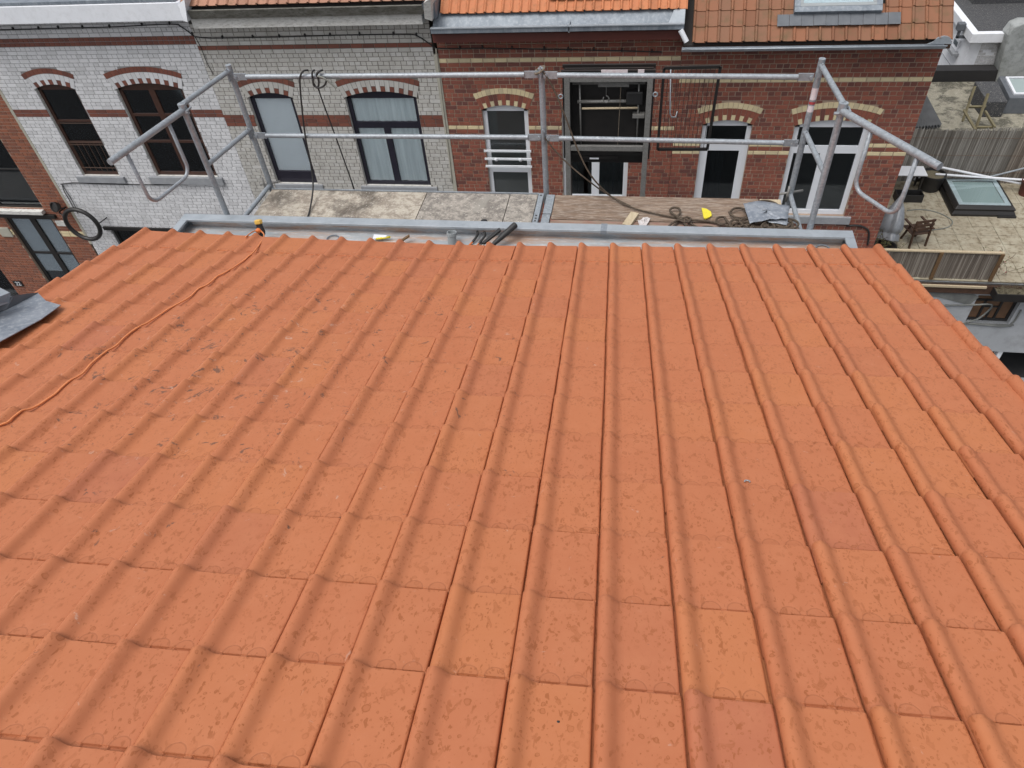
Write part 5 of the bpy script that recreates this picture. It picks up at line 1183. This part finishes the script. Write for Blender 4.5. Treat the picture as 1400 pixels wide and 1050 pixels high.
for h in (0.58, 0.70, 0.83): MB().obox(CP(0, -0.215, h), fx*0.23, fy*0.01, Z_*0.028).build('back_slat', 'timber_dark', ch_)
# hose, pots, poles
hp = [onZ(x, y, TZ+0.012) for x, y in ((1240, 288), (1255, 286.5), (1272, 288), (1288, 293), (1300, 300), (1302, 305), (1297, 310), (1286, 313), (1270, 315), (1258, 316))]
tag(MB().tube(spline(hp, 6), 0.013, 6).build('garden_hose', 'hose_grey', smooth=True), 'thin grey garden hose curled on the terrace slabs', 'hose')
pp = Vector((7.28, 17.30, TZ)); po = thing('plant_pot', pp, 'large round black plant pot standing at the back fence', 'pot')
MB().lathe(pp, [(0.20, 0), (0.235, 0.02), (0.27, 0.34), (0.285, 0.36), (0.285, 0.42), (0.262, 0.42), (0.25, 0.36)], 20).build('pot', 'black_rubber', po, smooth=True, angle=40); MB().lathe(pp, [(0.25, 0.35), (0.24, 0.365)], 16).build('soil', 'soil_twigs', po)
for (a, b, lab) in (((1283, 228), (1420, 256), 'long white plastic pole leaning above the black skylight'), ((1279, 238), (1400, 246), 'second white pole lying low behind the skylight against the fence')):
    A_ = onY(a[0], a[1], 17.3); B_ = onY(b[0], b[1], 17.2)
    tag(MB().tube([A_, B_], 0.028, 8).build('pole', 'white_upvc', smooth=True, angle=40), lab, 'pole')
A_, B_ = onY(1352, 242, 17.35), onY(1420, 225, 17.4); tag(MB().tube([A_, B_], 0.022, 8).build('pole', 'galvanised', smooth=True, angle=40), 'grey metal pole propped across the white poles', 'pole')
bx = onZ(1398, 248, TZ); bb = Vector((9.45, 17.1, TZ)); pb2 = thing('plant_pot', bb, 'dark red brown planter at the right end of the reed fence', 'pot'); MB().lathe(bb, [(0.16, 0), (0.2, 0.34), (0.215, 0.36), (0.2, 0.38), (0.18, 0.34)], 14).build('pot', 'burgundy_board', pb2, smooth=True, angle=40)
tb = Vector((6.65, 17.25, TZ)); tt = thing('side_table', tb, 'low white topped table half hidden behind the brick corner house', 'table')
MB().box(tb.x-0.45, tb.x+0.38, tb.y-0.25, tb.y+0.2, TZ+0.50, TZ+0.53).build('table_top', 'white_upvc', tt, bevel=0.006)
for (a, b) in ((-0.4, -0.2), (0.3, -0.2), (0.3, 0.15), (-0.4, 0.15)): MB().box(tb.x+a, tb.x+a+0.04, tb.y+b, tb.y+b+0.04, TZ, TZ+0.5).build('leg', 'black_frame', tt)
bk_ = Vector((6.75, 16.75, TZ)); bn = thing('plastic_crate', bk_, 'low black crate in front of the white topped table', 'crate')
MB().box(bk_.x-0.4, bk_.x+0.22, bk_.y-0.14, bk_.y+0.14, TZ, TZ+0.02).box(bk_.x-0.4, bk_.x-0.38, bk_.y-0.14, bk_.y+0.14, TZ+0.02, TZ+0.2).box(bk_.x+0.2, bk_.x+0.22, bk_.y-0.14, bk_.y+0.14, TZ+0.02, TZ+0.2).box(bk_.x-0.38, bk_.x+0.2, bk_.y-0.14, bk_.y-0.12, TZ+0.02, TZ+0.2).box(bk_.x-0.38, bk_.x+0.2, bk_.y+0.12, bk_.y+0.14, TZ+0.02, TZ+0.2).build('tray', 'black_rubber', bn, bevel=0.004)
bc_ = onZ(1252, 246, TZ+0.02); tag(crumple([bc_+Vector(v) for v in ((-0.15, 0, 0), (0, -0.12, 0.02), (0.15, 0.0, 0), (0.03, 0.13, 0.1))], 0, 0.14, 4).build('crumpled_foil', 'parasol_cover', smooth=True), 'crumpled silvery foil lying by the black plant pot', 'foil')
# black planter box with dry stems on the terrace edge
pz = thing('planter_box', (8.6, D-0.1, TZ-0.25), 'long black planter box with dry stems hung on the terrace edge', 'planter')
MB().box(7.72, 9.6, D-0.32, D-0.30, TZ-0.28, TZ-0.08).box(7.72, 9.6, D-0.04, D-0.02, TZ-0.28, TZ-0.08).box(7.72, 7.74, D-0.30, D-0.04, TZ-0.28, TZ-0.08).box(9.58, 9.6, D-0.30, D-0.04, TZ-0.28, TZ-0.08).box(7.74, 9.58, D-0.30, D-0.04, TZ-0.28, TZ-0.25).build('trough', 'black_frame', pz, bevel=0.006)
MB().box(7.74, 9.58, D-0.30, D-0.04, TZ-0.25, TZ-0.13).build('soil', 'soil_twigs', pz)
tw = MB(); rr = random.Random(9)
for i in range(120):
    b0 = Vector((rr.uniform(7.76, 9.56), rr.uniform(D-0.29, D-0.06), TZ-0.13)); tw.tube([b0, b0+Vector((rr.gauss(0, 0.05), rr.gauss(0, 0.05), rr.uniform(0.04, 0.12))), b0+Vector((rr.gauss(0, 0.09), rr.gauss(0, 0.08), rr.uniform(0.06, 0.2)))], 0.004, 4)
tw.build('dry_stems', 'soil_twigs', pz)['kind'] = 'stuff'
MB().tube([(5.1, D-0.05, TZ-0.02), (9.7, D-0.05, TZ-0.02)], 0.012, 6).build('rail', 'black_frame', an)
# twiggy shrubs on the terrace edge
def shrub(name, base, n, h, spread, label, seed, leaf, flower=None):
    rr = random.Random(seed); t = thing(name, base, label, 'plant'); st_ = MB(); lf_ = MB(); fl = MB()
    for i in range(n):
        p = Vector(base)+Vector((rr.gauss(0, spread*0.4), rr.gauss(0, spread*0.25), 0)); P_ = [p]
        d = Vector((rr.gauss(0, 0.35), rr.gauss(0, 0.3), 1)).normalized()
        for k_ in range(5):
            d = (d+Vector((rr.gauss(0, 0.25), rr.gauss(0, 0.2), rr.gauss(0, 0.1)))).normalized(); P_.append(P_[-1]+d*h/5)
            if rr.random() < 0.75:
                for q in range(3):
                    c_ = P_[-1]+Vector((rr.gauss(0, 0.03), rr.gauss(0, 0.03), rr.gauss(0, 0.03))); a_ = Vector((rr.gauss(0, 1), rr.gauss(0, 1), rr.gauss(0, 1))).normalized()*0.022; b_ = a_.orthogonal().normalized()*0.010
                    (fl if flower and rr.random() < 0.3 else lf_).add([c_-a_, c_+b_, c_+a_, c_-b_], [(0, 1, 2, 3)])
        st_.tube(P_, 0.004, 4)
    st_.build('stems', 'timber_dark', t); lf_.build('leaves', leaf, t)
    if flower and fl.v: fl.build('flowers', flower, t)
shrub('shrub', (7.75, D+0.3, TZ), 16, 0.55, 0.5, 'thin twiggy shrub with a few pink flowers at the end of the low reed screen', 11, 'moss_plant', 'flower_pink')
shrub('shrub', (5.65, D+0.8, TZ), 16, 0.5, 0.45, 'small green shrub at the foot of the closed parasol', 12, 'moss_plant')
shrub('shrub', (5.5, D+1.8, TZ), 12, 0.6, 0.4, 'bare shrub squeezed between the brick corner house and the parasol', 13, 'moss_plant')

# ------------------------------------------------------------------ back buildings right
RZ = -9.45
fl_ = thing('flat_roof_building', (10.5, 19.8, GZ), 'low back building with a mouldy concrete flat roof behind the reed fence', 'building')
B(5.4, 16, 17.85, 22.4, GZ, RZ).build('wall', 'concrete_stain', fl_)
B(5.38, 16.02, 17.82, 22.42, RZ+0.001, RZ+0.03).build('roof_slab', 'mouldy_concrete', fl_)
B(5.4, 16, 22.0, 22.4, RZ+0.03, RZ+0.35).build('kerb', 'plinth_dark', fl_)
def hexa(top, base_z, grow=0.0):
    c_ = sum(top, Vector())/4; bot = [Vector((p.x+(p.x-c_.x)*grow, p.y+(p.y-c_.y)*grow, base_z)) for p in top]
    return MB().add(bot+list(top), [(0,3,2,1),(4,5,6,7),(0,1,5,4),(1,2,6,5),(2,3,7,6),(3,0,4,7)])
zt_ = RZ+0.45
bt_ = [onZ(1350, 139, zt_), onZ(1378, 139, zt_), onZ(1364, 111, zt_+0.1), onZ(1333, 111, zt_+0.1)]
bo_ = thing('roof_box', Vector((bt_[0].x+0.4, bt_[0].y+0.5, RZ+0.03)), 'dark square bitumen covered box on the mouldy flat roof', 'box')
hexa(bt_, RZ+0.03).build('casing', 'felt_roof', bo_, bevel=0.02)
wt_ = [onZ(1381, 134, zt_), onZ(1381, 134, zt_)+Vector((2.2, 0, 0)), onZ(1366, 104, zt_+0.12)+Vector((2.2, 0, 0)), onZ(1366, 104, zt_+0.12)]
rwn = thing('roof_window', Vector((wt_[0].x+1.0, wt_[0].y+0.5, RZ)), 'dark framed roof window with white inner rim beside the concrete chimney', 'roof window')
hexa(wt_, RZ+0.03, 0.04).build('frame', 'lead_dark', rwn, bevel=0.01)
sl = (wt_[3]-wt_[0]); Ls = sl.length; sl.normalize(); nl = Vector((1, 0, 0)).cross(sl).normalized(); o_ = wt_[0]
q = MB()
for (xa, xb, sa, sb) in ((0.12, 2.1, 0.14, 0.20), (0.12, 0.18, 0.20, Ls-0.15), (2.04, 2.1, 0.20, Ls-0.15), (0.12, 2.1, Ls-0.15, Ls-0.10)): q.obox(o_+ax*((xa+xb)/2)+sl*((sa+sb)/2)+nl*0.02, ax*(xb-xa)/2, sl*(sb-sa)/2, nl*0.02)
q.build('rim', 'white_upvc', rwn); MB().obox(o_+ax*1.1+sl*Ls/2+nl*0.012, ax*0.92, sl*(Ls/2-0.17), nl*0.006).build('pane', 'gloss_skylight', rwn)
wf_ = thing('timber_frame', (9.2, 19.3, RZ+0.03), 'old greenish timber frame leaning on the mouldy flat roof', 'frame')
for (a, b, y0, y1, w_) in (((1351, 128), (1334, 176), 19.4, 18.9, 0.05), ((1333, 118), (1316, 166), 19.9, 19.3, 0.04), ((1324, 146), (1348, 146), 19.6, 19.5, 0.05), ((1318, 151), (1334, 178), 19.2, 18.5, 0.09), ((1347, 152), (1360, 174), 19.4, 18.6, 0.05), ((1336, 174), (1360, 174), 18.8, 18.7, 0.05)):
    A_, B_ = onY(a[0], a[1], y0), onY(b[0], b[1], y1); t_ = (B_-A_); s_ = t_.cross(Vector((0, 1, 0.4))).normalized()
    MB().obox((A_+B_)/2, t_/2, s_*w_/2, t_.cross(s_).normalized()*0.025).build('batten', 'green_wood', wf_)
cs = thing('sheet_stack', (8.3, 18.6, RZ+0.03), 'stack of dark corrugated sheets leaning beside the brick corner house', 'sheets')
A_, B_, C_, D_ = onZ(1262, 128, RZ+0.5), onZ(1286, 174, RZ+0.1), onZ(1240, 178, RZ+0.1), onZ(1240, 140, RZ+0.5)
nrm = Vector((0, 0, 1)); k = 22; V = []
for i in range(k+1):
    t = i/k; a, b = D_.lerp(A_, t), C_.lerp(B_, t); h = 0.03*math.cos(i*math.pi); V += [a+nrm*h, b+nrm*h]
for j in range(2): MB().add([v+Vector((0.0, 0.0, 0.06*j)) for v in V], [(2*i, 2*i+1, 2*i+3, 2*i+2) for i in range(k)]).build('corrugated_sheet', 'corrugated', cs)
# white painted back house
hbk = thing('back_house', (11.5, 24.5, GZ), 'white painted brick back house with flat dark roof and white fascia', 'house')
bx0 = onY(1312, 98, 22.45).x; bz0 = RZ; ct_ = onY(1329, 55, 22.45)
bzt = ct_.z; bX = (bx0+ct_.x)/2; bX2 = 16.0
B(bX, bX2, 22.45, 28, GZ, bzt).build('wall', 'white_paint', hbk)
mb = MB(); zz = RZ+0.3; rr = random.Random(2); i = 0
while zz+0.07 < bzt:
    xx = bX+0.3 - (0.1 if i % 2 else 0)
    while xx < 13.4:
        if rr.random() > 0.04: mb.brick(max(xx, bX+0.3), xx+0.2, zz, zz+0.068, 22.435+rr.uniform(0, 0.008), 22.452, rr.random())
        xx += 0.208
    zz += 0.075; i += 1
mb.build('brickwork', 'white_brick_back', hbk, tones=True)['kind'] = 'stuff'
fa = MB().box(bX-0.12, bX2, 22.25, 22.45, bzt-0.001, bzt+0.24).box(bX-0.12, bX+0.08, 22.45, 27.9, bzt-0.001, bzt+0.24)
fo = fa.build('fascia', 'white_paint', hbk, bevel=0.006)
B(bX+0.02, bX2, 22.4, 27.9, bzt+0.20, bzt+0.23).build('roof_felt', 'felt_roof', hbk)
B(bX+0.5, bX2, 24.6, 27.9, bzt+0.23, bzt+0.9).build('upper_roof', 'felt_roof', hbk)
# side window and bird-proof vent on the gable
wx = bX-0.03
gw = B(wx-0.02, bX+0.02, 23.1, 23.6, RZ+0.45, bzt-0.25).build('window', 'white_paint', hbk)
MB().box(wx-0.03, wx-0.018, 23.18, 23.52, RZ+0.55, bzt-0.33).build('pane', 'glass_dark', gw); B(wx-0.14, bX, 22.95, 23.75, RZ+0.37, RZ+0.44).build('sill', 'stone_sill', gw)
B(bX-0.02, bX+0.0, 22.45, 28, RZ, RZ+0.001).build('base_line', 'stone_sill', hbk)
vt = onY(1314, 36, 22.9); cm = thing('security_camera', vt, 'small dark camera box on a bracket under the white fascia', 'camera')
MB().box(vt.x-0.10, vt.x+0.10, 22.8, 23.0, vt.z-0.10, vt.z+0.10).build('housing', 'lead_dark', cm, bevel=0.02); MB().box(vt.x-0.03, vt.x+0.03, 22.86, 22.94, vt.z-0.30, vt.z-0.10).box(vt.x-0.03, bX+0.05, 22.86, 22.94, vt.z-0.32, vt.z-0.26).build('bracket', 'lead_dark', cm)
cx = onY(1362, 96, 22.2)
cn = thing('concrete_chimney', (cx.x+1.2, 22.3, RZ), 'broad stained grey concrete chimney beside the white back house', 'chimney')
ca = onY(1392, 28, 22.2); cb_ = onY(1362, 97, 22.2)
MB().prism([(cb_.x, 21.95, RZ+0.03), (14.5, 21.95, RZ+0.03), (14.5, 21.95, ca.z), (ca.x+0.05, 21.95, ca.z), (ca.x-0.12, 21.95, ca.z-0.08), (ca.x-0.2, 21.95, ca.z-0.3)], (0, 0.5, 0)).build('stack', 'concrete_stain', cn, bevel=0.03)

# ------------------------------------------------------------------ lift the whole place so that the street is Z = 0
for o in list(bpy.data.objects):
    if o.parent is None and o.type in ('MESH', 'EMPTY'): o.location.z += HC
